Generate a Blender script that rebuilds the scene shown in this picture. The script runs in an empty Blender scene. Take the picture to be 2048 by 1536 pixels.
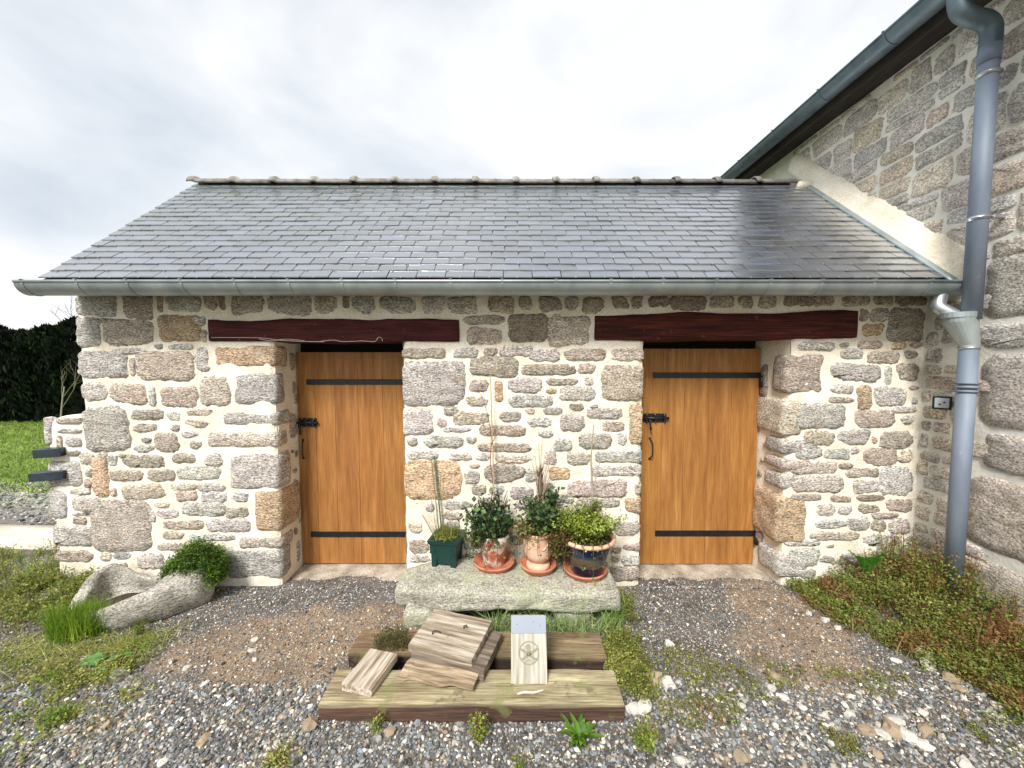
import bpy, bmesh, math, random
import numpy as np
from mathutils import Vector, Matrix, noise as mnoise

random.seed(7)
rng = np.random.default_rng(11)
S = bpy.context.scene
COL = S.collection
R = math.radians

# ---------------------------------------------------------------- camera
cam = bpy.data.cameras.new('camera')
cam.sensor_width = 36.0
cam.lens = 770 / 2048 * 36
cam.clip_start = 0.05
cam.clip_end = 2000
camo = bpy.data.objects.new('camera', cam)
COL.objects.link(camo)
camo.location = (0, -3.0, 1.72)
camo.rotation_euler = (R(90 - 3.345), 0, 0)
S.camera = camo

# ---------------------------------------------------------------- sky and sun (bright overcast)
SUN_EL, SUN_AZ = R(47), R(202)          # azimuth measured from +Y towards +X
w = bpy.data.worlds.new('World')
S.world = w
w.use_nodes = True
nt = w.node_tree
nt.nodes.clear()
N = nt.nodes.new
out = N('ShaderNodeOutputWorld')
bg = N('ShaderNodeBackground')
sky = N('ShaderNodeTexSky')
sky.sky_type = 'NISHITA'
sky.sun_disc = False
sky.sun_elevation = SUN_EL
sky.sun_rotation = SUN_AZ
sky.dust_density = 3.0
sc_ = N('ShaderNodeVectorMath'); sc_.operation = 'SCALE'; sc_.inputs['Scale'].default_value = 0.10
nt.links.new(sky.outputs[0], sc_.inputs[0])
tc = N('ShaderNodeTexCoord')
mp = N('ShaderNodeMapping'); mp.inputs['Scale'].default_value = (1.0, 1.0, 1.9); mp.inputs['Location'].default_value = (3.3, 1.2, 0.4)
nt.links.new(tc.outputs['Generated'], mp.inputs[0])
nz = N('ShaderNodeTexNoise'); nz.inputs['Scale'].default_value = 1.9; nz.inputs['Detail'].default_value = 6; nz.inputs['Roughness'].default_value = 0.5; nz.inputs['Distortion'].default_value = 0.35
nt.links.new(mp.outputs[0], nz.inputs['Vector'])
rp = N('ShaderNodeValToRGB')
rp.color_ramp.elements[0].position = 0.33; rp.color_ramp.elements[0].color = (0.33, 0.36, 0.395, 1)
rp.color_ramp.elements[1].position = 0.55; rp.color_ramp.elements[1].color = (0.505, 0.51, 0.515, 1)
nt.links.new(nz.outputs['Fac'], rp.inputs[0])
mx = N('ShaderNodeMix'); mx.data_type = 'RGBA'; mx.inputs[0].default_value = 0.9
nt.links.new(sc_.outputs[0], mx.inputs[6]); nt.links.new(rp.outputs[0], mx.inputs[7])
nt.links.new(mx.outputs[2], bg.inputs['Color'])
bg.inputs['Strength'].default_value = 1.0
nt.links.new(bg.outputs[0], out.inputs[0])

sl = bpy.data.lights.new('sun', 'SUN')
sl.energy = 2.2
sl.angle = R(15)
sl.color = (1.0, 0.975, 0.94)
so = bpy.data.objects.new('sun', sl)
COL.objects.link(so)
d = Vector((math.sin(SUN_AZ) * math.cos(SUN_EL), math.cos(SUN_AZ) * math.cos(SUN_EL), math.sin(SUN_EL)))
so.rotation_euler = d.to_track_quat('Z', 'Y').to_euler()
so.location = d * 30

vs = S.view_settings
vs.view_transform = 'Standard'; vs.look = 'None'; vs.gamma = 1.0; vs.use_curve_mapping = False
vs.exposure = 1.1

# ---------------------------------------------------------------- helpers
def lin(c):
    c = c / 255.0
    return c / 12.92 if c <= 0.04045 else ((c + 0.055) / 1.055) ** 2.4
def C(r, g, b, k=1.0):
    return (lin(r) * k, lin(g) * k, lin(b) * k, 1.0)

def material(name, cols, scale=8.0, stretch=(1, 1, 1), detail=6, rough=0.8, bump=0.0, bscale=60.0, bdist=0.004,
             bstretch=None, tint=False, attr=False, metal=0.0, ior=1.5, spec=0.5, speck=None, space='OBJECT', trans=0.0,
             spots=None, coat=0.0, lo=0.3, hi=0.7, rvar=0.0):
    """Procedural material: a noise colour ramp, optional speckle, optional per-object tint or colour attribute, bump."""
    m = bpy.data.materials.new(name); m.use_nodes = True
    t = m.node_tree; t.nodes.clear(); nn = t.nodes.new; L = t.links.new
    o = nn('ShaderNodeOutputMaterial'); p = nn('ShaderNodeBsdfPrincipled')
    if space == 'WORLD':
        g = nn('ShaderNodeNewGeometry'); co = g.outputs['Position']
    else:
        g = nn('ShaderNodeTexCoord'); co = g.outputs['Object']
        oi0 = nn('ShaderNodeObjectInfo'); ad = nn('ShaderNodeVectorMath'); ad.operation = 'MULTIPLY_ADD'
        ad.inputs[0].default_value = (37.0, 91.0, 53.0)
        cmb = nn('ShaderNodeCombineXYZ')
        for i in range(3): L(oi0.outputs['Random'], cmb.inputs[i])
        L(cmb.outputs[0], ad.inputs[1]); L(co, ad.inputs[2]); co = ad.outputs[0]
    def nse(sc, st, det, ro=0.55):
        mpn = nn('ShaderNodeMapping'); mpn.inputs['Scale'].default_value = st; L(co, mpn.inputs[0])
        q = nn('ShaderNodeTexNoise'); q.inputs['Scale'].default_value = sc; q.inputs['Detail'].default_value = det
        q.inputs['Roughness'].default_value = ro
        L(mpn.outputs[0], q.inputs['Vector']); return q.outputs['Fac']
    def mixc(a, b, fac, mode='MIX'):
        q = nn('ShaderNodeMix'); q.data_type = 'RGBA'; q.blend_type = mode
        if isinstance(fac, float): q.inputs[0].default_value = fac
        else: L(fac, q.inputs[0])
        for s, v in ((6, a), (7, b)):
            if isinstance(v, tuple): q.inputs[s].default_value = v
            else: L(v, q.inputs[s])
        return q.outputs[2]
    r = nn('ShaderNodeValToRGB'); e = r.color_ramp.elements
    n = len(cols)
    e[0].position = lo; e[0].color = cols[0]; e[1].position = hi; e[1].color = cols[-1]
    for i in range(1, n - 1):
        k = e.new(lo + (hi - lo) * i / (n - 1)); k.color = cols[i]
    L(nse(scale, stretch, detail), r.inputs[0]); c = r.outputs[0]
    if speck:
        ss, dark, light, amt, sst = speck
        r2 = nn('ShaderNodeValToRGB'); r2.color_ramp.elements[0].position = 0.38; r2.color_ramp.elements[1].position = 0.62
        r2.color_ramp.elements[0].color = (dark, dark, dark, 1); r2.color_ramp.elements[1].color = (light, light, light, 1)
        L(nse(ss, sst, 3, 0.7), r2.inputs[0]); c = mixc(c, r2.outputs[0], amt, 'MULTIPLY')
    if tint:
        oi = nn('ShaderNodeObjectInfo'); c = mixc(c, oi.outputs['Color'], 1.0, 'MULTIPLY')
    if attr:
        at = nn('ShaderNodeAttribute'); at.attribute_name = 'tone'; c = mixc(c, at.outputs['Color'], 1.0, 'MULTIPLY')
    for sp in (spots or []):
        ss, pos, colr, amt = sp
        r3 = nn('ShaderNodeValToRGB'); r3.color_ramp.elements[0].position = pos; r3.color_ramp.elements[1].position = pos + 0.06
        r3.color_ramp.elements[0].color = (0, 0, 0, 1); r3.color_ramp.elements[1].color = (amt, amt, amt, 1)
        L(nse(ss, (1, 1, 1), 5, 0.6), r3.inputs[0]); c = mixc(c, colr, r3.outputs[0])
    L(c, p.inputs['Base Color'])
    p.inputs['Roughness'].default_value = rough; p.inputs['Metallic'].default_value = metal
    if rvar:
        mr = nn('ShaderNodeMapRange'); mr.inputs[3].default_value = rough - rvar; mr.inputs[4].default_value = rough + rvar
        L(nse(scale * 2, stretch, 4), mr.inputs[0]); L(mr.outputs[0], p.inputs['Roughness'])
    p.inputs['IOR'].default_value = ior; p.inputs['Specular IOR Level'].default_value = spec
    p.inputs['Coat Weight'].default_value = coat; p.inputs['Coat Roughness'].default_value = rough * .7; p.inputs['Coat IOR'].default_value = 2.2 if name.startswith('slate') else 1.5
    if bump:
        b = nn('ShaderNodeBump'); b.inputs['Strength'].default_value = bump; b.inputs['Distance'].default_value = bdist
        L(nse(bscale, bstretch or stretch, 5, 0.65), b.inputs['Height']); L(b.outputs[0], p.inputs['Normal'])
    surf = p.outputs[0]
    if trans:
        tr = nn('ShaderNodeBsdfTranslucent'); L(c, tr.inputs[0])
        ms = nn('ShaderNodeMixShader'); ms.inputs[0].default_value = trans
        L(surf, ms.inputs[1]); L(tr.outputs[0], ms.inputs[2]); surf = ms.outputs[0]
    L(surf, o.inputs[0])
    return m

W1 = (1, 1, 1, 1)
M = {}
M['mortar'] = material('lime_mortar', [C(226, 214, 190), C(240, 230, 210), C(246, 239, 224)], scale=3.5, rough=0.92, bump=0.9, bscale=38, bdist=0.008, space='WORLD', lo=.32, hi=.62, speck=(70, .8, 1.12, .7, (1, 1, 1)))
M['grey_mortar'] = material('grey_mortar', [C(198, 194, 182), C(222, 219, 208), C(232, 229, 219)], scale=4, rough=0.95, bump=0.6, bscale=40, bdist=0.007, space='WORLD')
M['granite'] = material('granite', [(0.72, 0.69, 0.66, 1), (1.0, 1.0, 1.0, 1), (1.25, 1.24, 1.22, 1)], scale=9, stretch=(1, 1, 2.2), rough=0.88, bump=1.0, bscale=46, bdist=0.016, bstretch=(0.6, 0.6, 1.7), tint=True, space='WORLD', speck=(95, 0.34, 1.62, 1.0, (0.65, 0.65, 1.5)), spots=[(11, 0.60, C(176, 146, 108), 0.4), (17, 0.61, C(104, 92, 80), 0.5), (8, 0.63, C(206, 202, 194), 0.45)])
M['house_stone'] = material('house_stone', [(0.72, 0.7, 0.66, 1), (1.0, 1.0, 1.0, 1), (1.22, 1.2, 1.16, 1)], scale=7, stretch=(1, 1, 2.0), rough=0.9, bump=1.0, bscale=48, bdist=0.013, bstretch=(0.75, 0.75, 1.4), tint=True, space='WORLD', speck=(90, 0.45, 1.5, 1.0, (0.8, 0.8, 1.3)), spots=[(7.5, 0.70, C(196, 134, 60), 0.8), (11, 0.66, C(190, 186, 172), 0.5)])
M['slab'] = material('mossy_granite', [C(150, 145, 130), C(182, 178, 162), C(208, 204, 190)], scale=5, rough=0.92, bump=1.0, bscale=34, bdist=0.018, bstretch=(.6, .8, 2.0), space='WORLD', speck=(95, 0.45, 1.3, 0.95, (.8, .8, 1.2)), spots=[(5, 0.52, C(150, 156, 116), 0.5), (22, 0.60, C(112, 122, 70), 0.55), (9, 0.66, C(96, 110, 56), 0.4)])
M['trough'] = material('weathered_granite', [C(140, 134, 122), C(178, 172, 160), C(206, 201, 190)], scale=6, stretch=(1, 1, 1.6), rough=0.92, bump=1.0, bscale=34, bdist=0.02, bstretch=(.7, .7, 1.6), space='WORLD', speck=(90, 0.42, 1.4, 0.95, (.8, .8, 1.3)), spots=[(9, 0.62, C(120, 116, 84), 0.5)])
M['slate'] = material('slate', [(0.75, 0.78, 0.85, 1), (1, 1, 1, 1), (1.2, 1.2, 1.15, 1)], scale=9, stretch=(1, 2, 1), rough=0.30, bump=0.4, bscale=30, bdist=0.003, tint=True, ior=3.4, rvar=0.05, coat=1.0)
M['slate_mix'] = material('slate_varied', [(0.75, 0.78, 0.85, 1), (1, 1, 1, 1), (1.2, 1.2, 1.15, 1)], scale=9, stretch=(1, 2, 1), rough=0.30, bump=0.4, bscale=30, bdist=0.003, attr=True, ior=3.4, rvar=0.05, coat=1.0)
M['house_slate'] = material('matt_slate', [C(44, 48, 54), C(62, 66, 72)], scale=12, stretch=(1, 3, 1), rough=0.7, bump=.6, bscale=18, space='WORLD')
M['ridge'] = material('ridge_tile', [C(104, 100, 95), C(134, 130, 124), C(160, 156, 150)], scale=14, rough=0.75, bump=0.5, bscale=60, tint=True, spots=[(30, 0.68, C(205, 205, 198), 0.8)])
M['zinc'] = material('zinc', [C(142, 152, 154), C(164, 173, 174), C(180, 188, 188)], scale=6, stretch=(1, 1, .4), rough=0.5, metal=0.6, space='WORLD', rvar=0.08, bump=0.1, bscale=8, bdist=0.004)
M['zinc_dark'] = material('house_zinc', [C(78, 92, 100), C(96, 110, 118), C(112, 124, 130)], scale=6, rough=0.52, metal=0.5, space='WORLD', rvar=0.08)
M['pipe'] = material('downpipe_zinc', [C(98, 108, 122), C(116, 127, 142), C(138, 147, 158)], scale=5, stretch=(1, 1, 0.25), rough=0.62, metal=0.15, space='WORLD', rvar=0.08, spots=[(16, 0.68, C(186, 192, 200), 0.6)])
M['galv'] = material('bright_galvanised', [C(170, 174, 178), C(200, 202, 204)], scale=20, rough=0.35, metal=0.8)
M['black'] = material('black_iron', [C(16, 16, 18), C(30, 30, 32)], scale=20, rough=0.45, spec=0.5)
M['bracket'] = material('grey_steel', [C(46, 54, 60), C(62, 72, 78)], scale=12, rough=0.4, metal=0.3)
M['oak'] = material('oak', [C(132, 86, 42), C(152, 102, 52), C(166, 115, 61), C(180, 130, 76)], scale=5.5, stretch=(4.5, 4.5, 0.35), rough=0.5, bump=0.25, bscale=22, bstretch=(6, 6, 0.35), bdist=0.002, tint=True, spec=0.35, detail=9, lo=.25, hi=.75, speck=(26, .78, 1.18, .7, (5, 5, .22)), spots=[(3.3, 0.72, C(124, 76, 30), 0.6), (7.5, 0.73, C(96, 56, 24), 0.7)])
M['red_paint'] = material('old_red_paint', [C(58, 26, 26), C(78, 36, 35), C(94, 48, 44)], scale=5, stretch=(0.3, 1, 2), rough=0.75, bump=1.0, bscale=22, bstretch=(0.2, 1, 2.2), bdist=0.012, speck=(24, .6, 1.3, .9, (.2, 2, 3)), spec=.25, space='WORLD', spots=[(30, 0.66, C(132, 112, 104), 0.7), (9, 0.68, C(112, 96, 88), 0.5)])
M['worn_red'] = material('worn_red_paint', [C(44, 16, 12), C(82, 32, 24), C(104, 48, 36)], scale=6, stretch=(0.25, 1, 2), rough=0.7, bump=1.0, bscale=18, bstretch=(0.16, 1, 2.2), bdist=0.02, speck=(22, .45, 1.35, 1.0, (.15, 2, 3.5)), spec=.3, space='WORLD', spots=[(24, 0.65, C(128, 104, 92), 0.6), (7, 0.66, C(44, 34, 30), 0.6)])
M['grey_wood'] = material('weathered_wood', [C(104, 90, 74), C(150, 138, 120), C(190, 181, 168), C(216, 209, 199)], scale=7, stretch=(0.4, 5, 5), rough=0.85, bump=0.8, bscale=20, bstretch=(0.3, 5, 5), bdist=0.006, tint=True, detail=10, speck=(26, .7, 1.2, .7, (.22, 5, 5)), spots=[(7, 0.66, C(104, 92, 66), 0.5)])
M['sleeper'] = material('mossy_sleeper', [(.55, .5, .45, 1), (.85, .83, .8, 1), (1.1, 1.1, 1.08, 1), (1.3, 1.3, 1.25, 1)], scale=3.2, stretch=(0.5, 2.5, 2.5), rough=0.88, bump=0.8, bscale=14, bstretch=(0.25, 4, 4), bdist=0.008, attr=True, detail=10, lo=.34, hi=.66, speck=(16, .55, 1.35, .9, (.25, 7, 7)), spots=[(5, 0.60, C(122, 126, 74), 0.55), (9, 0.62, C(96, 70, 52), 0.55), (14, 0.66, C(72, 90, 34), 0.7)])
M['sign_wood'] = material('striped_wood', [C(132, 122, 104), C(178, 172, 156), C(206, 201, 188)], scale=9, stretch=(7, 1, 0.4), rough=0.7, bump=0.3, bscale=20, bstretch=(6, 1, 0.5), detail=8)
M['burn'] = material('branded_mark', [C(132, 128, 108), C(152, 148, 126)], scale=20, rough=0.8)
M['mirror'] = material('mirror_strip', [C(225, 228, 235), C(238, 240, 244)], scale=4, rough=0.06, metal=1.0)
M['green_plastic'] = material('green_plastic', [C(14, 48, 44), C(20, 60, 54)], scale=10, rough=0.4, spec=0.45)
M['terracotta'] = material('terracotta', [C(176, 104, 76), C(198, 128, 98), C(206, 142, 112)], scale=8, rough=0.8, bump=0.2, bscale=60)
M['pale_terracotta'] = material('pale_terracotta', [C(204, 158, 130), C(220, 178, 150), C(228, 192, 168)], scale=7, rough=0.85, bump=0.2, bscale=60, spots=[(5, 0.62, C(236, 224, 206), 0.6)])
M['whitewashed'] = material('flaking_whitewash', [C(160, 84, 60), C(176, 100, 74), C(190, 120, 94)], scale=8, rough=0.88, bump=0.4, bscale=40, spots=[(9, 0.46, C(214, 200, 186), 0.95)])
M['blue_glaze'] = material('blue_glaze', [C(10, 14, 30), C(18, 26, 54), C(28, 40, 80)], scale=6, stretch=(1, 1, 4), rough=0.16, coat=0.6)
M['olive_glaze'] = material('olive_glaze', [C(66, 62, 46), C(92, 84, 62), C(50, 54, 60)], scale=8, stretch=(1, 1, 3), rough=0.25, coat=0.4)
M['soil'] = material('soil', [C(44, 34, 24), C(78, 62, 44)], scale=30, rough=0.95, bump=0.8, bscale=70)
M['ground'] = material('ground', [(0.6, 0.6, 0.6, 1), (1, 1, 1, 1), (1.25, 1.22, 1.18, 1)], scale=7, rough=0.95, bump=1.0, bscale=60, bdist=0.012, attr=True, space='WORLD', speck=(90, 0.45, 1.35, 0.9, (1, 1, 1)))
M['pebble'] = material('pebbles', [(0.8, 0.8, 0.8, 1), (1.15, 1.15, 1.15, 1)], scale=60, rough=0.75, attr=True, space='WORLD')
M['rock'] = material('loose_rock', [(0.7, 0.69, 0.66, 1), (1.05, 1.04, 1.0, 1)], scale=30, rough=0.85, bump=0.6, bscale=70, bdist=0.006, tint=True)
M['concrete'] = material('concrete', [C(188, 178, 158), C(214, 205, 186), C(226, 218, 202)], scale=3, rough=0.92, bump=0.4, bscale=60, space='WORLD', speck=(60, 0.7, 1.15, 0.7, (1, 1, 1)))
M['threshold'] = material('dusty_threshold', [C(140, 128, 112), C(180, 168, 150), C(206, 196, 178)], scale=8, rough=0.95, bump=0.9, bscale=50, bdist=0.01, space='WORLD', speck=(120, 0.5, 1.2, 0.8, (1, 1, 1)))
M['leaf'] = material('foliage', [(0.75, 0.75, 0.75, 1), (1.15, 1.15, 1.15, 1)], scale=25, rough=0.6, attr=True, trans=0.3, space='WORLD')
M['twig'] = material('twig', [(0.8, 0.8, 0.8, 1), (1.15, 1.15, 1.15, 1)], scale=40, rough=0.8, attr=True, space='WORLD')
M['hedge'] = material('dark_conifer', [(0.7, 0.7, 0.7, 1), (1.2, 1.2, 1.2, 1)], scale=3, rough=0.8, attr=True, space='WORLD', spec=0.1)
M['dark'] = material('dark_interior', [C(14, 12, 10), C(22, 19, 16)], scale=5, rough=0.95)
M['soffit'] = material('dark_boards', [C(38, 32, 28), C(60, 52, 44)], scale=5, stretch=(6, 1, 1), rough=0.9)
M['string'] = material('white_string', [C(200, 190, 180), C(226, 220, 212)], scale=20, rough=0.8)
M['plaster_grey'] = material('socket_plastic', [C(120, 124, 124), C(140, 144, 144)], scale=10, rough=0.5)
M['socket_face'] = material('socket_cover', [C(176, 182, 186), C(196, 200, 204)], scale=10, rough=0.35)

TONE = {'g': (188, 182, 174), 'b': (178, 166, 151), 'o': (196, 170, 140), 't': (196, 184, 168), 'd': (150, 136, 121), 'p': (194, 181, 170)}
def tone(t, k=0.95, j=0.07):
    r, g, b = TONE[t]
    f = k * random.uniform(1 - j * 1.6, 1 + j * 1.6)
    return (lin(r) * f * random.uniform(1 - j / 2, 1 + j / 2), lin(g) * f, lin(b) * f * random.uniform(1 - j / 2, 1 + j / 2), 1)

def link(o, parent=None):
    COL.objects.link(o)
    if parent is not None: o.parent = parent
    return o
def mesh_obj(name, v, f, mat, parent=None, smooth=False, cols=None, color=None, auto=None):
    me = bpy.data.meshes.new(name)
    v = np.asarray(v, dtype=np.float32).reshape(-1, 3)
    if isinstance(f, np.ndarray):
        k = f.shape[1]; nf = len(f)
        me.vertices.add(len(v)); me.vertices.foreach_set('co', v.ravel())
        me.loops.add(nf * k); me.loops.foreach_set('vertex_index', f.astype(np.int32).ravel())
        me.polygons.add(nf); me.polygons.foreach_set('loop_start', np.arange(0, nf * k, k, dtype=np.int32))
        me.update(calc_edges=True)
    else:
        me.from_pydata([tuple(map(float, p)) for p in v], [], f)
        bm = bmesh.new(); bm.from_mesh(me); bmesh.ops.recalc_face_normals(bm, faces=bm.faces); bm.to_mesh(me); bm.free()
    me.polygons.foreach_set('use_smooth', np.full(len(me.polygons), bool(smooth)))
    if cols is not None:
        a = me.color_attributes.new('tone', 'FLOAT_COLOR', 'POINT')
        c = np.ones((len(v), 4), dtype=np.float32); c[:, :3] = np.asarray(cols, dtype=np.float32)[:, :3]
        a.data.foreach_set('color', c.ravel())
    me.materials.append(mat)
    o = bpy.data.objects.new(name, me)
    if color is not None: o.color = color
    return link(o, parent)
def tag(o, label=None, cat=None, group=None, kind=None):
    if label: o['label'] = label
    if cat: o['category'] = cat
    if group: o['group'] = group
    if kind: o['kind'] = kind
    return o
def empty(name, loc=(0, 0, 0), rot=(0, 0, 0)):
    o = bpy.data.objects.new(name, None); o.location = loc; o.rotation_euler = rot; o.empty_display_size = 0.1
    return link(o)

# vectorised value noise
def vnoise(p, seed=0):
    p = np.asarray(p, dtype=np.float64); i = np.floor(p).astype(np.int64); f = p - i; f = f * f * (3 - 2 * f)
    def h(a):
        n = (a[..., 0] * 374761393 + a[..., 1] * 668265263 + a[..., 2] * 2147483647 + seed * 1274126177) & 0xffffffff
        n = ((n ^ (n >> 13)) * 1274126177) & 0xffffffff
        return ((n ^ (n >> 16)) & 0xffff) / 65535.0
    r = 0
    for dx in (0, 1):
        for dy in (0, 1):
            for dz in (0, 1):
                wt = (f[..., 0] if dx else 1 - f[..., 0]) * (f[..., 1] if dy else 1 - f[..., 1]) * (f[..., 2] if dz else 1 - f[..., 2])
                r = r + wt * h(i + np.array([dx, dy, dz]))
    return r * 2 - 1
def fbm(p, sc, oct=3, seed=0):
    p = np.asarray(p, dtype=np.float64); r = 0; a = 1.0; t = 0
    for k in range(oct):
        r = r + a * vnoise(p * sc * 2 ** k + 17.3 * k, seed + k); t += a; a *= 0.5
    return r / t

def box_vf(x0, x1, y0, y1, z0, z1):
    v = [(x0, y0, z0), (x1, y0, z0), (x1, y1, z0), (x0, y1, z0), (x0, y0, z1), (x1, y0, z1), (x1, y1, z1), (x0, y1, z1)]
    f = [(0, 3, 2, 1), (4, 5, 6, 7), (0, 1, 5, 4), (1, 2, 6, 5), (2, 3, 7, 6), (3, 0, 4, 7)]
    return v, f
def bev_box(name, x0, x1, y0, y1, z0, z1, mat, parent=None, bev=0.004, seg=2, smooth=False, color=None):
    v, f = box_vf(x0, x1, y0, y1, z0, z1)
    bm = bmesh.new(); vv = [bm.verts.new(p) for p in v]
    for q in f: bm.faces.new([vv[i] for i in q])
    if bev: bmesh.ops.bevel(bm, geom=bm.edges[:], offset=bev, segments=seg, affect='EDGES', profile=0.6)
    me = bpy.data.meshes.new(name); bm.to_mesh(me); bm.free(); me.materials.append(mat)
    me.polygons.foreach_set('use_smooth', np.full(len(me.polygons), smooth))
    o = bpy.data.objects.new(name, me)
    if color is not None: o.color = color
    return link(o, parent)
def rough_box(name, dims, mat, parent=None, bev=0.02, cell=0.04, amp=0.008, nsc=6, seed=0, loc=(0, 0, 0), rot=(0, 0, 0), color=None, shape=None, smooth=True, amp2=0.0, sharp=False, tones=None):
    """a subdivided rounded box in local space (base at z=0, centred in x,y), roughened by noise"""
    sx, sy, sz = dims
    n = [max(2, int(round(q / cell))) for q in dims]
    bm = bmesh.new(); idx = {}
    def vert(i, j, k):
        if (i, j, k) not in idx:
            p = np.array([(i / n[0] - .5) * sx, (j / n[1] - .5) * sy, (k / n[2] - .5) * sz])
            hlf = np.array([sx, sy, sz]) / 2; inn = np.clip(p, -(hlf - bev), hlf - bev); dlt = p - inn; l = np.linalg.norm(dlt)
            if l > bev: p = inn + dlt / l * bev
            idx[(i, j, k)] = bm.verts.new(p)
        return idx[(i, j, k)]
    def quad(a): bm.faces.new([vert(*q) for q in a])
    for i in range(n[0]):
        for j in range(n[1]):
            quad([(i, j, 0), (i, j + 1, 0), (i + 1, j + 1, 0), (i + 1, j, 0)]); quad([(i, j, n[2]), (i + 1, j, n[2]), (i + 1, j + 1, n[2]), (i, j + 1, n[2])])
    for i in range(n[0]):
        for k in range(n[2]):
            quad([(i, 0, k), (i + 1, 0, k), (i + 1, 0, k + 1), (i, 0, k + 1)]); quad([(i, n[1], k), (i, n[1], k + 1), (i + 1, n[1], k + 1), (i + 1, n[1], k)])
    for j in range(n[1]):
        for k in range(n[2]):
            quad([(0, j, k), (0, j, k + 1), (0, j + 1, k + 1), (0, j + 1, k)]); quad([(n[0], j, k), (n[0], j + 1, k), (n[0], j + 1, k + 1), (n[0], j, k + 1)])
    bm.normal_update()
    co = np.array([q.co[:] for q in bm.verts]); no = np.array([q.normal[:] for q in bm.verts])
    dd = fbm(co + seed * 3.7, nsc, 3, seed) * amp
    if amp2: dd = dd + fbm(co + seed * 1.7, nsc * 5, 2, seed + 5) * amp2
    co = co + no * dd[:, None]; co[:, 2] += sz / 2
    if shape is not None: co = shape(co)
    for q, p in zip(bm.verts, co): q.co = p
    me = bpy.data.meshes.new(name); bm.to_mesh(me); bm.free(); me.materials.append(mat)
    me.polygons.foreach_set('use_smooth', np.full(len(me.polygons), smooth))
    if sharp: me.set_sharp_from_angle(angle=R(38))
    if tones is not None:
        nn_v = np.zeros(len(me.vertices) * 3); me.vertices.foreach_get('normal', nn_v); nn_v = nn_v.reshape(-1, 3); tt = tones(co, nn_v)
        a_ = me.color_attributes.new('tone', 'FLOAT_COLOR', 'POINT'); c_ = np.ones((len(co), 4), dtype=np.float32); c_[:, :3] = tt; a_.data.foreach_set('color', c_.ravel())
    o = bpy.data.objects.new(name, me); o.location = loc; o.rotation_euler = rot
    if color is not None: o.color = color
    return link(o, parent)
def tube_vf(pts, rad, sides=8, cap=True):
    pts = [Vector(p) for p in pts]; n = len(pts)
    if not isinstance(rad, (list, tuple, np.ndarray)): rad = [rad] * n
    v = []; f = []; up = None
    for i, p in enumerate(pts):
        t = (pts[min(i + 1, n - 1)] - pts[max(i - 1, 0)]).normalized()
        if up is None: up = t.orthogonal().normalized()
        up = (up - t * up.dot(t)); up = up.normalized() if up.length > 1e-6 else t.orthogonal().normalized()
        b = t.cross(up)
        for s in range(sides):
            a = 2 * math.pi * s / sides
            v.append(tuple(p + (up * math.cos(a) + b * math.sin(a)) * rad[i]))
    for i in range(n - 1):
        for s in range(sides):
            s2 = (s + 1) % sides
            f.append((i * sides + s, i * sides + s2, (i + 1) * sides + s2, (i + 1) * sides + s))
    if cap: f.append(tuple(range(sides))[::-1]); f.append(tuple((n - 1) * sides + s for s in range(sides)))
    return v, f
def tube(name, pts, rad, mat, parent=None, sides=10, smooth=True):
    v, f = tube_vf(pts, rad, sides); return mesh_obj(name, v, f, mat, parent, smooth)
def join_vf(lst):
    v = []; f = []
    for a, b in lst:
        o = len(v); v.extend(a); f.extend([tuple(i + o for i in q) for q in b])
    return v, f
def smooth_curve(pts, k=6):
    pts = [Vector(p) for p in pts]; o = []
    for i in range(len(pts) - 1):
        a = pts[max(i - 1, 0)]; b = pts[i]; c = pts[i + 1]; e = pts[min(i + 2, len(pts) - 1)]
        for s in range(k):
            t = s / k
            o.append(0.5 * ((2 * b) + (c - a) * t + (2 * a - 5 * b + 4 * c - e) * t * t + (3 * b - a - 3 * c + e) * t ** 3))
    o.append(pts[-1]); return o
def lathe(name, prof, mat, parent=None, seg=40, smooth=True, wob=0.0):
    v = []; f = []; n = len(prof)
    for s in range(seg):
        a = 2 * math.pi * s / seg
        for r, z in prof: v.append((r * math.cos(a), r * math.sin(a), z))
    for s in range(seg):
        s2 = (s + 1) % seg
        for i in range(n - 1): f.append((s * n + i, s2 * n + i, s2 * n + i + 1, s * n + i + 1))
    return mesh_obj(name, v, f, mat, parent, smooth)

G = -0.08      # ground level
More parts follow.
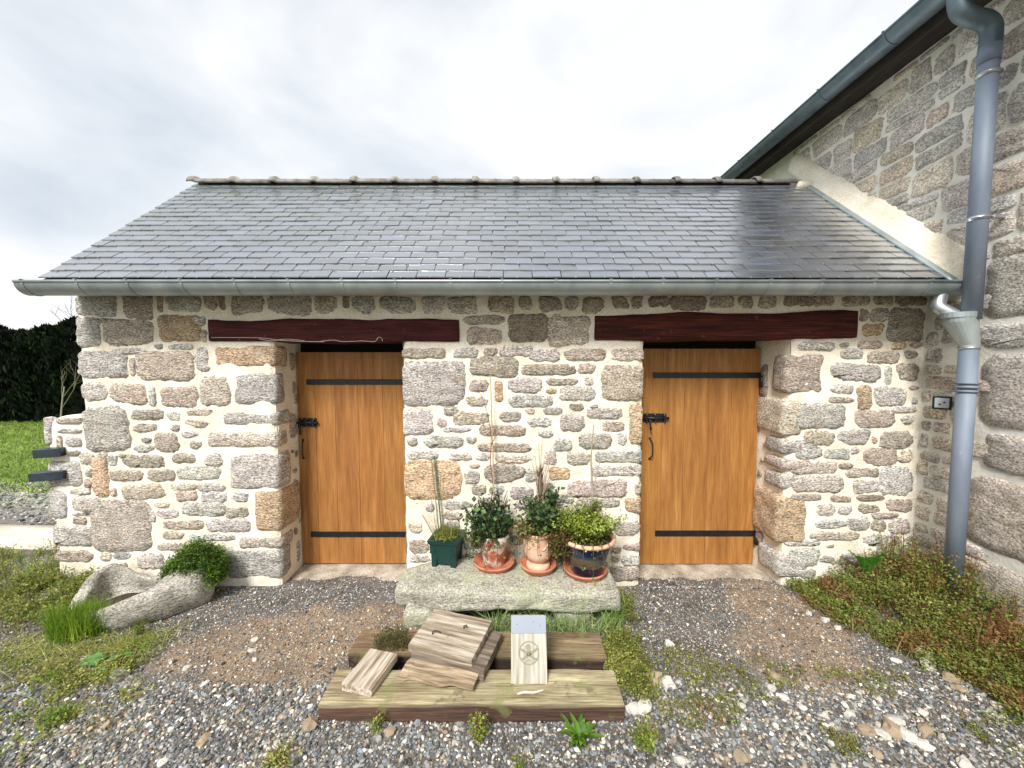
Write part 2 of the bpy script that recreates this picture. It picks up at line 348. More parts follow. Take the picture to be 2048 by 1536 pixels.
# stones seen in the outbuilding front: centre x, centre z, width, height in metres, tone
WALL_STONES="""-3.205 2.160 0.307 0.167 g
-2.888 2.152 0.217 0.185 b
-2.710 2.167 0.042 0.131 b
-2.532 2.170 0.265 0.137 g
-2.321 2.181 0.096 0.113 b
-2.234 2.181 0.043 0.113 d
-2.042 2.163 0.247 0.149 b
-1.713 2.160 0.337 0.155 g
-3.276 1.945 0.169 0.216 g
-3.159 2.035 0.051 0.036 b
-2.973 1.951 0.375 0.192 b
-2.572 1.975 0.314 0.192 o
-2.417 2.035 0.087 0.072 g
-2.385 1.915 0.043 0.096 t
-2.963 1.801 0.255 0.036 g
-2.737 1.837 0.073 0.036 g
-2.570 1.836 0.176 0.039 g
-3.178 1.700 0.371 0.201 g
-2.955 1.676 0.043 0.127 g
-2.700 1.683 0.431 0.213 b
-2.405 1.731 0.103 0.176 g
-3.261 1.494 0.183 0.153 g
-3.006 1.472 0.281 0.160 b
-2.812 1.454 0.049 0.147 g
-2.607 1.450 0.287 0.153 b
-2.316 1.490 0.220 0.220 t
-3.188 1.195 0.343 0.335 g
-2.854 1.303 0.239 0.080 b
-2.884 1.201 0.178 0.062 b
-2.652 1.294 0.105 0.074 g
-2.446 1.325 0.196 0.061 t
-2.465 1.232 0.178 0.062 b
-2.645 1.198 0.068 0.056 g
-2.877 1.105 0.080 0.044 g
-2.716 1.083 0.173 0.136 b
-2.900 1.036 0.154 0.057 g
-2.534 1.145 0.123 0.050 g
-2.491 1.071 0.093 0.062 b
-3.361 0.946 0.117 0.088 t
-3.259 0.808 0.118 0.302 o
-3.229 0.943 0.074 0.119 b
-3.155 0.940 0.074 0.100 g
-3.072 0.980 0.061 0.021 b
-2.909 0.933 0.321 0.100 b
-2.593 0.958 0.185 0.065 b
-2.359 0.946 0.136 0.112 g
-3.346 0.843 0.049 0.069 g
-3.359 0.748 0.049 0.057 b
-3.048 0.821 0.266 0.088 b
-2.776 0.818 0.204 0.095 b
-2.478 0.840 0.328 0.087 g
-2.932 0.682 0.328 0.114 b
-2.607 0.729 0.192 0.044 t
-2.589 0.657 0.162 0.088 b
-2.385 0.726 0.217 0.063 g
-2.363 0.647 0.192 0.082 g
-2.155 0.647 0.124 0.082 g
-3.157 0.682 0.028 0.063 b
-3.381 0.597 0.211 0.108 g
-3.430 0.684 0.149 0.025 g
-3.108 0.413 0.456 0.405 p
-2.778 0.586 0.112 0.046 t
-2.744 0.510 0.171 0.076 g
-2.452 0.548 0.335 0.106 g
-2.188 0.521 0.164 0.084 b
-2.861 0.483 0.045 0.084 g
-2.618 0.420 0.314 0.072 b
-2.263 0.422 0.336 0.100 g
-2.705 0.334 0.164 0.062 b
-2.399 0.319 0.345 0.047 g
-2.732 0.241 0.210 0.061 b
-3.251 0.161 0.098 0.069 p
-3.123 0.168 0.143 0.054 g
-2.904 0.126 0.211 0.124 p
-3.116 0.087 0.060 0.046 b
-2.670 0.134 0.166 0.077 g
-2.462 0.095 0.165 0.093 b
-1.437 2.158 0.163 0.138 b
-1.280 2.179 0.042 0.096 d
-1.142 2.158 0.175 0.138 g
-0.879 2.158 0.277 0.138 g
-0.600 2.161 0.175 0.132 g
-0.380 2.161 0.217 0.132 g
-0.087 2.161 0.187 0.132 b
0.105 2.173 0.103 0.108 b
0.298 2.164 0.175 0.126 b
0.467 2.170 0.102 0.114 g
-0.217 2.038 0.314 0.066 b
-0.214 1.915 0.273 0.120 p
0.130 1.975 0.296 0.216 d
0.439 1.954 0.308 0.210 t
0.344 2.069 0.048 0.024 t
-0.689 1.788 0.321 0.073 b
-0.361 1.788 0.188 0.073 g
-0.169 1.797 0.097 0.067 b
0.030 1.806 0.243 0.073 g
0.253 1.768 0.237 0.091 g
-0.143 1.676 0.359 0.140 b
0.286 1.655 0.402 0.085 b
0.584 1.664 0.134 0.079 b
-0.613 1.542 0.482 0.336 g
-0.256 1.533 0.146 0.086 b
-0.104 1.485 0.061 0.159 o
0.095 1.536 0.250 0.104 g
0.387 1.560 0.238 0.043 b
0.311 1.490 0.085 0.037 o
-0.274 1.408 0.171 0.079 b
0.147 1.417 0.342 0.086 g
0.507 1.469 0.268 0.104 g
-0.744 1.250 0.227 0.198 g
-0.481 1.334 0.117 0.080 g
-0.319 1.276 0.269 0.099 b
-0.549 1.244 0.080 0.074 p
-0.015 1.290 0.166 0.093 b
0.138 1.331 0.068 0.049 t
0.322 1.334 0.141 0.056 g
-0.074 1.173 0.357 0.080 b
0.212 1.241 0.190 0.068 g
0.470 1.235 0.178 0.130 g
-0.435 1.185 0.221 0.031 g
0.268 1.148 0.117 0.043 g
-0.541 1.087 0.295 0.093 g
-0.320 1.102 0.073 0.062 g
-0.062 1.044 0.407 0.066 b
0.401 1.065 0.135 0.099 g
-0.781 1.089 0.074 0.062 p
-0.702 0.984 0.235 0.047 g
-0.406 0.970 0.173 0.052 g
-0.231 0.970 0.104 0.052 g
0.012 0.952 0.283 0.062 t
0.302 0.962 0.099 0.107 g
-0.628 0.780 0.440 0.283 o
-0.315 0.804 0.124 0.107 g
-0.061 0.837 0.309 0.157 b
0.148 0.821 0.087 0.101 g
-0.293 0.897 0.080 0.022 b
-0.257 0.701 0.106 0.076 b
-0.123 0.701 0.111 0.076 g
0.081 0.669 0.174 0.101 g
0.285 0.726 0.087 0.063 g
-0.425 0.584 0.230 0.070 g
-0.652 0.562 0.075 0.064 g
-0.224 0.607 0.087 0.051 b
0.625 2.161 0.157 0.132 b
0.835 2.179 0.120 0.096 b
0.968 2.179 0.085 0.096 b
1.127 2.179 0.162 0.096 d
1.351 2.170 0.271 0.114 d
1.615 2.179 0.198 0.096 b
1.801 2.182 0.103 0.090 b
1.970 2.184 0.138 0.095 b
2.211 2.191 0.223 0.083 d
0.907 1.773 0.253 0.091 t
0.569 1.776 0.327 0.085 b
0.865 1.548 0.332 0.275 b
0.503 1.367 0.117 0.049 b
0.726 1.312 0.257 0.086 g
0.795 1.213 0.159 0.075 b
0.653 1.095 0.264 0.111 b
0.868 1.108 0.068 0.100 g
0.972 1.232 0.089 0.297 o
0.849 0.971 0.357 0.074 g
0.522 0.955 0.172 0.094 b
0.837 0.861 0.395 0.081 g
0.682 0.720 0.465 0.126 p
0.378 0.833 0.166 0.088 o
1.003 0.714 0.064 0.089 t
0.680 0.603 0.335 0.070 g
0.973 0.575 0.135 0.115 o
0.601 1.570 0.073 0.061 g
0.641 1.375 0.061 0.021 t
0.916 0.387 0.203 0.116 g
0.830 0.218 0.096 0.062 b
0.961 0.236 0.144 0.049 b
0.828 0.137 0.078 0.051 b
0.951 0.124 0.144 0.072 g
0.905 0.017 0.240 0.106 b
-0.746 0.242 0.155 0.099 b
-0.736 0.144 0.156 0.062 g
-0.768 0.402 0.108 0.086 t
-0.315 0.273 0.132 0.098 g
-0.322 0.162 0.096 0.074 b
0.026 0.298 0.119 0.074 g
0.368 0.285 0.108 0.073 b
0.392 0.181 0.084 0.062 g
-0.476 0.414 0.119 0.061 g
-0.469 0.499 0.155 0.061 b
0.401 0.633 0.178 0.061 g
0.586 0.615 0.143 0.049 b
-0.058 0.432 0.143 0.073 g
0.194 0.432 0.119 0.073 g
0.509 0.506 0.179 0.073 g
0.074 0.585 0.119 0.060 g
2.407 2.191 0.144 0.083 b
2.651 2.191 0.210 0.083 b
2.862 2.191 0.150 0.083 b
3.075 2.191 0.229 0.083 d
2.724 2.077 0.067 0.084 b
2.844 2.077 0.138 0.096 b
2.790 1.969 0.163 0.096 o
3.045 1.999 0.266 0.240 b
2.357 1.841 0.278 0.057 g
2.778 1.852 0.188 0.054 b
2.578 1.849 0.066 0.024 b
2.999 1.843 0.109 0.048 o
3.141 1.849 0.103 0.036 b
2.642 1.782 0.164 0.073 g
2.886 1.752 0.237 0.085 b
3.103 1.776 0.091 0.061 b
2.681 1.631 0.371 0.134 g
2.931 1.612 0.042 0.134 g
3.078 1.643 0.170 0.134 b
2.579 1.508 0.183 0.073 g
2.758 1.438 0.103 0.178 o
2.964 1.456 0.250 0.141 g
2.575 1.421 0.190 0.039 b
3.131 1.519 0.079 0.027 b
2.397 1.293 0.411 0.197 g
2.846 1.275 0.300 0.136 b
3.071 1.347 0.183 0.043 g
3.101 1.260 0.110 0.068 g
3.147 1.413 0.036 0.043 g
2.418 1.117 0.228 0.105 b
2.691 1.127 0.246 0.124 g
3.021 1.107 0.252 0.149 b
2.849 1.105 0.043 0.056 o
2.562 0.996 0.197 0.088 g
2.899 0.970 0.253 0.125 b
3.098 0.968 0.117 0.106 t
2.703 1.018 0.062 0.044 g
2.341 1.002 0.197 0.087 g
2.389 0.880 0.358 0.094 p
2.420 0.751 0.409 0.126 g
2.641 0.896 0.111 0.038 b
2.768 0.843 0.259 0.069 b
2.805 0.730 0.198 0.095 g
3.043 0.780 0.247 0.221 g
2.335 0.644 0.229 0.050 b
2.611 0.635 0.162 0.044 b
2.846 0.637 0.211 0.041 d
2.494 0.546 0.143 0.096 g
2.650 0.536 0.106 0.063 g
2.839 0.554 0.162 0.066 b
3.074 0.584 0.199 0.108 b
2.970 0.499 0.205 0.041 b
2.969 0.489 0.181 0.033 g
2.543 0.426 0.248 0.076 g
2.757 0.432 0.165 0.105 g
2.923 0.413 0.116 0.085 b
3.088 0.413 0.165 0.119 g
2.580 0.329 0.381 0.068 b
2.955 0.295 0.281 0.102 g
3.174 0.291 0.058 0.076 g
2.327 0.275 0.265 0.057 g
2.336 0.154 0.240 0.145 g
2.543 0.248 0.066 0.025 b
2.524 0.134 0.116 0.051 b
2.714 0.142 0.166 0.103 g
2.938 0.154 0.183 0.093 b
3.128 0.159 0.133 0.102 g
2.363 0.022 0.150 0.068 g"""
LOW_STONES="""-3.531 1.246 0.212 0.044 b
-3.530 1.167 0.200 0.038 g
-3.705 1.160 0.087 0.227 g
-3.611 1.072 0.051 0.127 p
-3.505 1.075 0.138 0.095 g
-3.591 0.825 0.289 0.217 g
-3.655 0.565 0.145 0.238 g
-3.508 0.984 0.119 0.050 b
-3.562 0.299 0.327 0.180 g
-3.479 0.571 0.136 0.116 g
-3.488 0.488 0.144 0.028 g
-3.496 0.431 0.122 0.070 b
-3.569 0.135 0.321 0.103 b"""
QUOIN_STONES="""-2.076 1.761 0.480 0.176 o
-2.010 1.508 0.330 0.257 g
-2.069 1.272 0.429 0.123 g
-2.131 1.105 0.541 0.137 t
-2.054 0.853 0.370 0.297 g
-1.962 0.532 0.167 0.335 o
-2.039 0.271 0.303 0.111 t
-2.095 0.098 0.402 0.247 g"""
# ---------------------------------------------------------------- ground: one sheet to the horizon
def axis(lo, hi, step, far):
    a = list(np.arange(lo, hi + 1e-6, step)); s = step; x = lo
    left = []
    while x > -far: s *= 1.35; x -= s; left.append(x)
    s = step; x = hi; right = []
    while x < far: s *= 1.35; x += s; right.append(x)
    return np.array(left[::-1] + a + right)
gx = axis(-5.2, 3.6, 0.035, 500); gy = axis(-2.2, 1.4, 0.035, 500)
X, Y = np.meshgrid(gx, gy)
P3 = np.stack([X, Y, np.zeros_like(X)], -1)
def ground_z(x, y):
    p = np.stack([x, y, np.zeros_like(x)], -1)
    near = np.clip(1 - (np.abs(x) + np.abs(y) - 6) / 4, 0, 1)
    z = G + (fbm(p, 2.2, 3, 3) * 0.018) * near
    z = z + 0.05 * np.clip((x - 2.2) / 0.9, 0, 1) * near          # slight rise to the house foot
    z = z + 0.04 * np.clip((-x - 2.6) / 0.9, 0, 1) * np.clip((y + 1.2) / 0.8, 0, 1) * near
    z = np.where((y > -0.03) & (x > -3.5) & (x < 3.3), np.minimum(z, G - 0.005), z)
    return z
def blob(x, y, cx, cy, rx, ry, n=0.35, seed=0):
    d = np.sqrt(((x - cx) / rx) ** 2 + ((y - cy) / ry) ** 2) + fbm(np.stack([x, y, 0 * x], -1), 5, 3, seed) * n
    return np.clip((1.15 - d) / 0.3, 0, 1)
def dirt_mask(x, y):
    m = blob(x, y, -1.45, -0.68, 0.62, 0.36, seed=5)
    m = np.maximum(m, blob(x, y, 1.95, -0.32, 0.32, 0.42, seed=6))
    m = np.maximum(m, blob(x, y, -0.95, -0.45, 0.35, 0.2, seed=7))
    return np.maximum(m, blob(x, y, 1.75, -0.7, 0.35, 0.3, seed=8) * 0.8)
base = np.array(C(126, 120, 112)[:3]); dirt = np.array(C(148, 128, 106)[:3]); darks = np.array(C(92, 84, 76)[:3])
gr = np.array(C(112, 134, 54)[:3]); gv = np.array(C(178, 176, 168)[:3])
nz1 = (fbm(P3, 1.6, 3, 21) * 0.5 + 0.5)[..., None]
col = base * (1 - nz1) + darks * nz1
dm = dirt_mask(X, Y)[..., None]; col = col * (1 - dm) + dirt * dm
lawn = np.clip((Y - 1.7 - fbm(P3, 0.8, 2, 4) * 0.5) / 0.4, 0, 1) * np.clip((-X - 3.6) / 0.3, 0, 1)
far = np.clip((np.hypot(X, Y) - 16) / 3, 0, 1); lawn = np.maximum(lawn, far)[..., None]
path = (np.clip(1 - np.abs(Y - 1.9 - fbm(P3, 0.7, 2, 9) * 0.6) / 0.9, 0, 1) * np.clip((-X - 3.6) / 0.3, 0, 1) * (np.abs(X) < 12))[..., None]
col = col * (1 - lawn) + gr * (0.8 + 0.5 * nz1) * lawn
col = col * (1 - path * 0.75) + gv * path * 0.75
vv = np.stack([X, Y, ground_z(X, Y)], -1).reshape(-1, 3)
ny, nx = X.shape
ii = np.arange(ny * nx).reshape(ny, nx)
ff = np.stack([ii[:-1, :-1], ii[:-1, 1:], ii[1:, 1:], ii[1:, :-1]], -1).reshape(-1, 4)
tag(mesh_obj('ground', vv, ff, M['ground'], None, True, cols=col.reshape(-1, 3)), kind='structure')

# pale concrete apron beyond the low wall
bm_ap = rough_box('concrete_apron', (3.4, 0.42, 0.18), M['concrete'], bev=0.012, cell=0.12, amp=0.004, loc=(-5.75, 0.80, G - 0.10), rot=(0, 0, R(-3)))
tag(bm_ap, kind='structure')

# ---------------------------------------------------------------- stone making
def outline(w, h, n=26, sq=4.0, jit=0.06, seed=0):
    """an irregular hewn outline: cut corners, slightly bowed sides, small chips"""
    rnd = random.Random(seed); m = min(w, h); u = rnd.uniform
    k = max(0.05, min(0.34, 0.95 / sq))
    P = []
    for sx, sy in ((1, -1), (1, 1), (-1, 1), (-1, -1)):
        cxx = sx * w / 2 * (1 + u(-jit, jit * .4) * m / w); cyy = sy * h / 2 * (1 + u(-jit * 1.3, jit * .3) * m / h)
        ca, cb = u(.5, 1.5) * k * m * .8, u(.5, 1.5) * k * m * .8
        if w > 1.8 * h: ca *= u(1, 2.4)
        pa = (cxx, cyy - sy * min(cb, h * .45)); pb = (cxx - sx * min(ca, w * .45), cyy)
        P += [pa, pb] if sx * sy > 0 else [pb, pa]
    # bow the sides
    Q = []
    for i in range(8):
        a, b = P[i], P[(i + 1) % 8]; L_ = math.hypot(b[0] - a[0], b[1] - a[1]); Q.append(a)
        if L_ > .05:
            for t in ((.5,) if L_ < .12 else (.3, .65)):
                nx_, ny_ = (b[1] - a[1]) / L_, -(b[0] - a[0]) / L_; d_ = u(-.5, .8) * jit * m * .28
                Q.append((a[0] + (b[0] - a[0]) * t + nx_ * d_, a[1] + (b[1] - a[1]) * t + ny_ * d_))
    for it in range(1):
        Z = []
        for i in range(len(Q)):
            a, b = Q[i], Q[(i + 1) % len(Q)]
            Z += [(a[0] * .78 + b[0] * .22, a[1] * .78 + b[1] * .22), (a[0] * .22 + b[0] * .78, a[1] * .22 + b[1] * .78)]
        Q = Z
    ch = min(.006, m * .05); R_ = []
    for i in range(len(Q)):
        a, b = Q[i], Q[(i + 1) % len(Q)]; R_.append((a[0] + u(-ch, ch), a[1] + u(-ch, ch)))
        if math.hypot(b[0] - a[0], b[1] - a[1]) > .03: R_.append(((a[0] + b[0]) / 2 + u(-ch, ch), (a[1] + b[1]) / 2 + u(-ch, ch)))
    return R_
def stone_mesh(name, pts, cx, cy, mapf, mat, parent, color, deep=0.02, proud=0.010, seed=0, rough=0.004, inset=0.006):
    n = len(pts); v = []; f = []
    P = np.array(pts)
    def ring(scale_in, dep, nzamp):
        m = np.linalg.norm(P, axis=1, keepdims=True)
        Q = P * (1 - np.minimum(scale_in / np.maximum(m, 1e-4), 0.8)) if scale_in < 1 else P
        z = dep + fbm(np.c_[Q[:, 0] + cx, Q[:, 1] + cy, np.full(n, seed * .37)], 18, 2, 2) * nzamp
        return Q, z
    rings = [(P, np.full(n, -deep)), ring(0.0, -0.009, 0.002), ring(inset * 1.4, proud * 0.45, rough * 1.2)]
    for s in (0.72, 0.38):
        Q = P * s
        z = proud + fbm(np.c_[Q[:, 0] + cx, Q[:, 1] + cy, np.full(n, seed * .37)], 14, 3, 2) * rough * 1.8 + 0.003 * (1 - s)
        rings.append((Q, z))
    for Q, z in rings:
        for (a, b), c in zip(Q, z): v.append(mapf(cx + a, cy + b, c))
    v.append(mapf(cx, cy, proud + 0.002))
    for k in range(len(rings) - 1):
        for i in range(n):
            j = (i + 1) % n; f.append((k * n + i, k * n + j, (k + 1) * n + j, (k + 1) * n + i))
    k = len(rings) - 1
    for i in range(n): f.append((k * n + i, k * n + (i + 1) % n, len(v) - 1))
    # local origin at the stone's own place
    o3 = np.array(mapf(cx, cy, 0.0)); vv = np.array(v) - o3
    o = mesh_obj(name, vv, f, mat, parent, True, color=color); o.location = o3
    return o
front = lambda y0: (lambda u, v_, d_: (u, y0 - d_, v_))

# ---------------------------------------------------------------- the outbuilding
shed = empty('stone_outbuilding', (0, 0, G))
tag(shed, 'long low stone outbuilding with slate roof and two oak doors', 'outbuilding')
class Off:                      # children are given in world coordinates; the root only moves in z
    pass
def under(o, parent):
    """parent keeping world place"""
    o.parent = parent
    if parent is not None:
        bpy_m = Matrix.Translation(world_loc(parent)); o.matrix_parent_inverse = bpy_m.inverted()
    return o
def world_loc(p):
    v = Vector((0, 0, 0))
    return p.matrix_world.translation if p.type != 'EMPTY' else p.location.copy()

XL, XR, ZT = -3.345, 3.22, 2.27
OP = [(-1.855, -0.85, 1.88), (1.02, 2.17, 1.90)]     # openings: left, right, top
def wall_sheet():
    st = 0.016
    xs = np.unique(np.concatenate([np.arange(XL, XR, st), [XR]] + [[a, b] for a, b, _ in OP]))
    zs = np.unique(np.concatenate([np.arange(G - 0.12, ZT, st), [ZT, OP[0][2], OP[1][2]]]))
    A, B = np.meshgrid(xs, zs); nzv, nxv = A.shape
    p = np.stack([A, 0 * A, B], -1)
    Yd = fbm(p, 5, 3, 31) * 0.006 + fbm(p, 20, 2, 33) * 0.006
    jx = fbm(p, 9, 3, 35) * 0.016
    A2 = A.copy()
    for a, b, t in OP:
        for e in (a, b):
            dd = np.abs(A - e); near = (B < t + 0.02)
            Yd += np.where(near, 0.022 * np.exp(-(dd / 0.02) ** 2), 0)
            A2 += np.where(near & (dd < 0.06), jx * (1 - dd / 0.06), 0)
    A2 += np.where(np.abs(A - XL) < 0.06, jx * (1 - np.abs(A - XL) / 0.06), 0)
    v = np.stack([A2, Yd, B], -1).reshape(-1, 3)
    f = []
    id_ = np.arange(nzv * nxv).reshape(nzv, nxv)
    cx = (xs[:-1] + xs[1:]) / 2; cz = (zs[:-1] + zs[1:]) / 2
    for i in range(nzv - 1):
        for j in range(nxv - 1):
            if any(a < cx[j] < b and cz[i] < t for a, b, t in OP): continue
            f.append((id_[i, j], id_[i, j + 1], id_[i + 1, j + 1], id_[i + 1, j]))
    return v, np.array(f)
v, f = wall_sheet()
wall = mesh_obj('wall', v, f, M['mortar'], None, True); under(wall, shed)

def wall_part(name, x0, x1, y0, y1, z0, z1, mat, par=shed, bev=0.0):
    return under(bev_box(name, x0, x1, y0, y1, z0, z1, mat, None, bev), par)
YD = 2.5
# plain masonry behind: gable end, rear wall, inner reveals
def grid_sheet(name, fn, nu, nv, mat, par, amp=0.004, seed=0):
    u, v_ = np.meshgrid(np.linspace(0, 1, nu), np.linspace(0, 1, nv)); p = fn(u, v_)
    p = p + (fbm(p, 9, 3, seed) * amp)[..., None]
    ids = np.arange(nu * nv).reshape(nv, nu)
    f = np.stack([ids[:-1, :-1], ids[:-1, 1:], ids[1:, 1:], ids[1:, :-1]], -1).reshape(-1, 4)
    return under(mesh_obj(name, p.reshape(-1, 3), f, mat, None, True), par)
SL = lambda y: 2.314 + (y + 0.2) * (3.62 - 2.314) / 1.45
# gable end with its peak
gv_ = [(XL, 0.004, G - .1), (XL, YD, G - .1), (XL, YD, ZT - .02), (XL, 1.25, 3.54), (XL, 0.004, ZT - .02)]
under(mesh_obj('gable_wall', gv_ + [(XL + 0.3, b, c) for a, b, c in gv_], [(0, 1, 2, 3, 4), (9, 8, 7, 6, 5)] + [(i, (i + 1) % 5, 5 + (i + 1) % 5, 5 + i) for i in range(5)], M['mortar'], None), shed)
wall_part('rear_wall', XL + .3, XR, YD - .3, YD - .004, G - .1, ZT, M['mortar'])
wall_part('interior_backing', XL + .31, XR, 0.40, 0.44, G - .1, ZT, M['dark'])
for k, (a, b, t) in enumerate(OP):
    grid_sheet('reveal', lambda u, v_, a=a, t=t, k=k: np.stack([a + (0.0 - 0.004 * u), 0.014 + u * 0.385, G - .1 + v_ * (t - G + .1)], -1), 12, 60, M['mortar'], shed, 0.006, 41 + k)
    grid_sheet('reveal', lambda u, v_, b=b, t=t, k=k: np.stack([b + ((-0.03 if k else 0.02) * u), 0.014 + u * 0.385, G - .1 + v_ * (t - G + .1)], -1), 12, 60, M['mortar'], shed, 0.006, 43 + k)

def shade_front(x, z): return 1.0
cnt = 0
for ln in WALL_STONES.split('\n'):
    a = ln.split(); cx, cz, sw, sh = map(float, a[:4]); t = a[4]; cnt += 1
    if sw < 0.03 or sh < 0.02: sw = max(sw, .04); sh = max(sh, .022)
    inop = [(q, e) for q in OP for e in q[:2] if cz < q[2] and abs((cx + (sw / 2 if e > cx else -sw / 2)) - e) < 0.035]
    big = min(sw, sh)
    sq = 5.5 if big > 0.16 else (3.6 if big > 0.07 else 2.7)
    jit = 0.10 if big > 0.16 else 0.2
    deep = 0.02
    if inop or cx - sw / 2 < XL + 0.05: deep = 0.16
    sw2, sh2 = sw * 1.05 + .018, sh * 1.08 + .018
    pts = outline(sw2, sh2, 30 if big > .1 else 22, sq, jit, cnt)
    if inop:
        e = inop[0][1]; s = 1 if e > cx else -1
        pts = [((min(x, e + 0.008 - cx) if s > 0 else max(x, e - 0.008 - cx)), y) for x, y in pts]
    if cx + sw / 2 > XR - 0.03: pts = [(min(x, XR - 0.025 - cx), y) for x, y in pts]
    o = stone_mesh('stone', pts, cx, cz, front(0.0), M['granite'], None, tone(t, 1.02, .09), deep, 0.012 if big > .1 else 0.009, cnt)
    under(o, wall)

# quoins on the two visible jambs: blocks with a front and a side face
def quoin(x0, x1, z0, z1, dep, t, seed, side):
    wd, hh = x1 - x0, z1 - z0
    o = rough_box('stone', (wd, dep, hh), M['granite'], None, bev=min(0.035, hh * .3), cell=0.035, amp=0.014, nsc=9, seed=seed, color=tone(t))
    o.location = ((x0 + x1) / 2, -0.010 + dep / 2, z0)
    under(o, wall)
k = 50
for ln in QUOIN_STONES.split('\n'):
    a = ln.split(); cx, cz, sw, sh = map(float, a[:4]); k += 1
    quoin(cx - sw / 2, -1.838, cz - sh / 2, cz + sh / 2, random.uniform(0.13, 0.2) if sh < .3 else 0.31, a[4], k, 1)
for x0, x1, z0, z1, dep, t in [(2.13, 2.43, 1.47, 1.78, 0.17, 'b'), (2.115, 2.28, 1.13, 1.42, .34, 't'), (2.12, 2.42, 0.98, 1.11, .22, 'g'), (2.11, 2.36, 0.26, 0.65, 0.34, 'o'),
                               (2.125, 2.36, 0.86, 0.95, .24, 'p'), (2.125, 2.36, 0.70, 0.83, .22, 'g'), (2.12, 2.38, -0.02, 0.18, .26, 'g')]:
    k += 1; quoin(x0, x1, z0, z1, dep, t, k, -1)
# small stones set in the reveals
def reveal_map(xp, s): return lambda u, v_, d_: (xp + s * d_, u, v_)
RV = [(0.25, 1.72, .1, .16, 'b'), (0.27, 1.5, .05, .12, 'g'), (0.235, 1.18, .12, .24, 'b'), (0.29, 1.4, .05, .1, 'b'), (.21, .96, .05, .04, 'd'), (.27, .93, .05, .07, 'd'), (.24, .79, .08, .05, 'b'), (.24, .68, .06, .1, 'b'), (.22, .27, .06, .08, 'd'), (.25, .08, .07, .2, 'b'), (.29, .45, .03, .3, 't')]
for i, (yy, zz, a, b, t) in enumerate(RV):
    under(stone_mesh('stone', outline(a, b, 20, 3, .2, 300 + i), yy, zz, reveal_map(-1.857, 1), M['granite'], None, tone(t), 0.01, 0.008, i), wall)
for i, (yy, zz, a, b, t) in enumerate([(.28, 1.55, .09, .3, 'd'), (.25, 0.88, .05, .05, 'b'), (.28, .76, .05, .08, 'b'), (.26, .2, .1, .12, 'd'), (.22, 1.02, .06, .05, 'g')]):
    under(stone_mesh('stone', outline(a, b, 20, 3, .2, 330 + i), yy, zz, reveal_map(2.148, -1), M['granite'], None, tone(t), 0.01, 0.012, i), wall)

# lintels
def lintel(x0, x1, z0, z1, mat, seed, dz=0.0):
    def shp(c):
        u = c[:, 0] / (x1 - x0)
        top = c[:, 2] > (z1 - z0) / 2
        c[:, 2] += np.where(top, fbm(np.c_[c[:, 0], 0 * u, 0 * u + seed], 3.2, 3, seed) * 0.022, fbm(np.c_[c[:, 0], 0 * u, 0 * u + seed], 2.4, 2, seed + 3) * 0.008) + dz * u
        return c
    o = rough_box('lintel', (x1 - x0, 0.34, z1 - z0), mat, None, bev=0.012, cell=0.03, amp=0.006, nsc=5, seed=seed, loc=((x0 + x1) / 2, 0.155, z0), shape=shp)
    return under(o, shed)
lintel(-2.345, -0.405, 1.872, 2.045, M['red_paint'], 3)
tag(lintel(0.635, 2.67, 1.888, 2.10, M['worn_red'], 5, 0.02), 'cracked dark red painted timber lintel')

# doors
def door(xa, xb, z0, z1, joints, yf, latch, hinge, seed):
    dr = empty('door', ((xa + xb) / 2, yf, z0)); dr.parent = shed
    dr.location = ((xa + xb) / 2, yf, z0 - G)
    cx = (xa + xb) / 2
    def p(o): o.parent = dr; o.location = Vector(o.location) - Vector((cx, yf, z0)); return o
    xs = [xa] + joints + [xb]
    rr = random.Random(seed)
    for i in range(len(xs) - 1):
        q = rr.uniform(0.92, 1.06)
        b = bev_box('plank', -(xs[i + 1] - xs[i]) / 2 + 0.0006, (xs[i + 1] - xs[i]) / 2 - 0.0006, 0, 0.04, 0, z1 - z0, M['oak'], None, 0.0014, 1, color=(q, q * rr.uniform(.96, 1.03), q * rr.uniform(.9, 1.05), 1))
        b.location = ((xs[i] + xs[i + 1]) / 2, yf + rr.uniform(0, .0012), z0); p(b)
    return dr, p
yf = 0.31
d1, p1 = door(-1.852, -0.935, -0.065, 1.80, [-1.70, -1.53, -1.33, -1.115], yf, 0, 0, 1)
d2, p2 = door(1.125, 2.132, -0.07, 1.83, [1.30, 1.49, 1.70, 1.895], yf, 0, 0, 2)
def flat(name, x0, x1, z0, z1, pp, y0=None, th=0.006, mat='black', bev=0.0015):
    yy = yf if y0 is None else y0
    o = bev_box(name, 0, x1 - x0, 0, th, 0, z1 - z0, M[mat], None, bev, 1); o.location = (x0, yy - th - 0.0015, z0); return pp(o)
def studs(pp, pts, mat='galv', r=0.005):
    l = []
    for x, z in pts:
        v, f = tube_vf([(x, yf - 0.012, z), (x, yf - 0.016, z)], [r, r * .6], 8); l.append((v, f))
    v, f = join_vf(l); o = mesh_obj('screw', v, f, M[mat], None, True); return pp(o)
def strap(pp, x0, x1, z0, z1, n=6):
    s = flat('strap_hinge', x0, x1, z0, z1, pp)
    for i in range(n):
        x = x0 + (i + .5) * (x1 - x0) / n
        v, f = tube_vf([(x, yf - .007, (z0 + z1) / 2), (x, yf - .0105, (z0 + z1) / 2)], [.006, .004], 8)
        o = mesh_obj('screw', v, f, M['black'], None, True); pp(o)
strap(p1, -1.768, -0.93, 1.522, 1.568); strap(p1, -1.771, -0.885, 0.178, 0.228)
strap(p2, 1.212, 2.15, 1.578, 1.626); strap(p2, 1.259, 2.17, 0.185, 0.236)
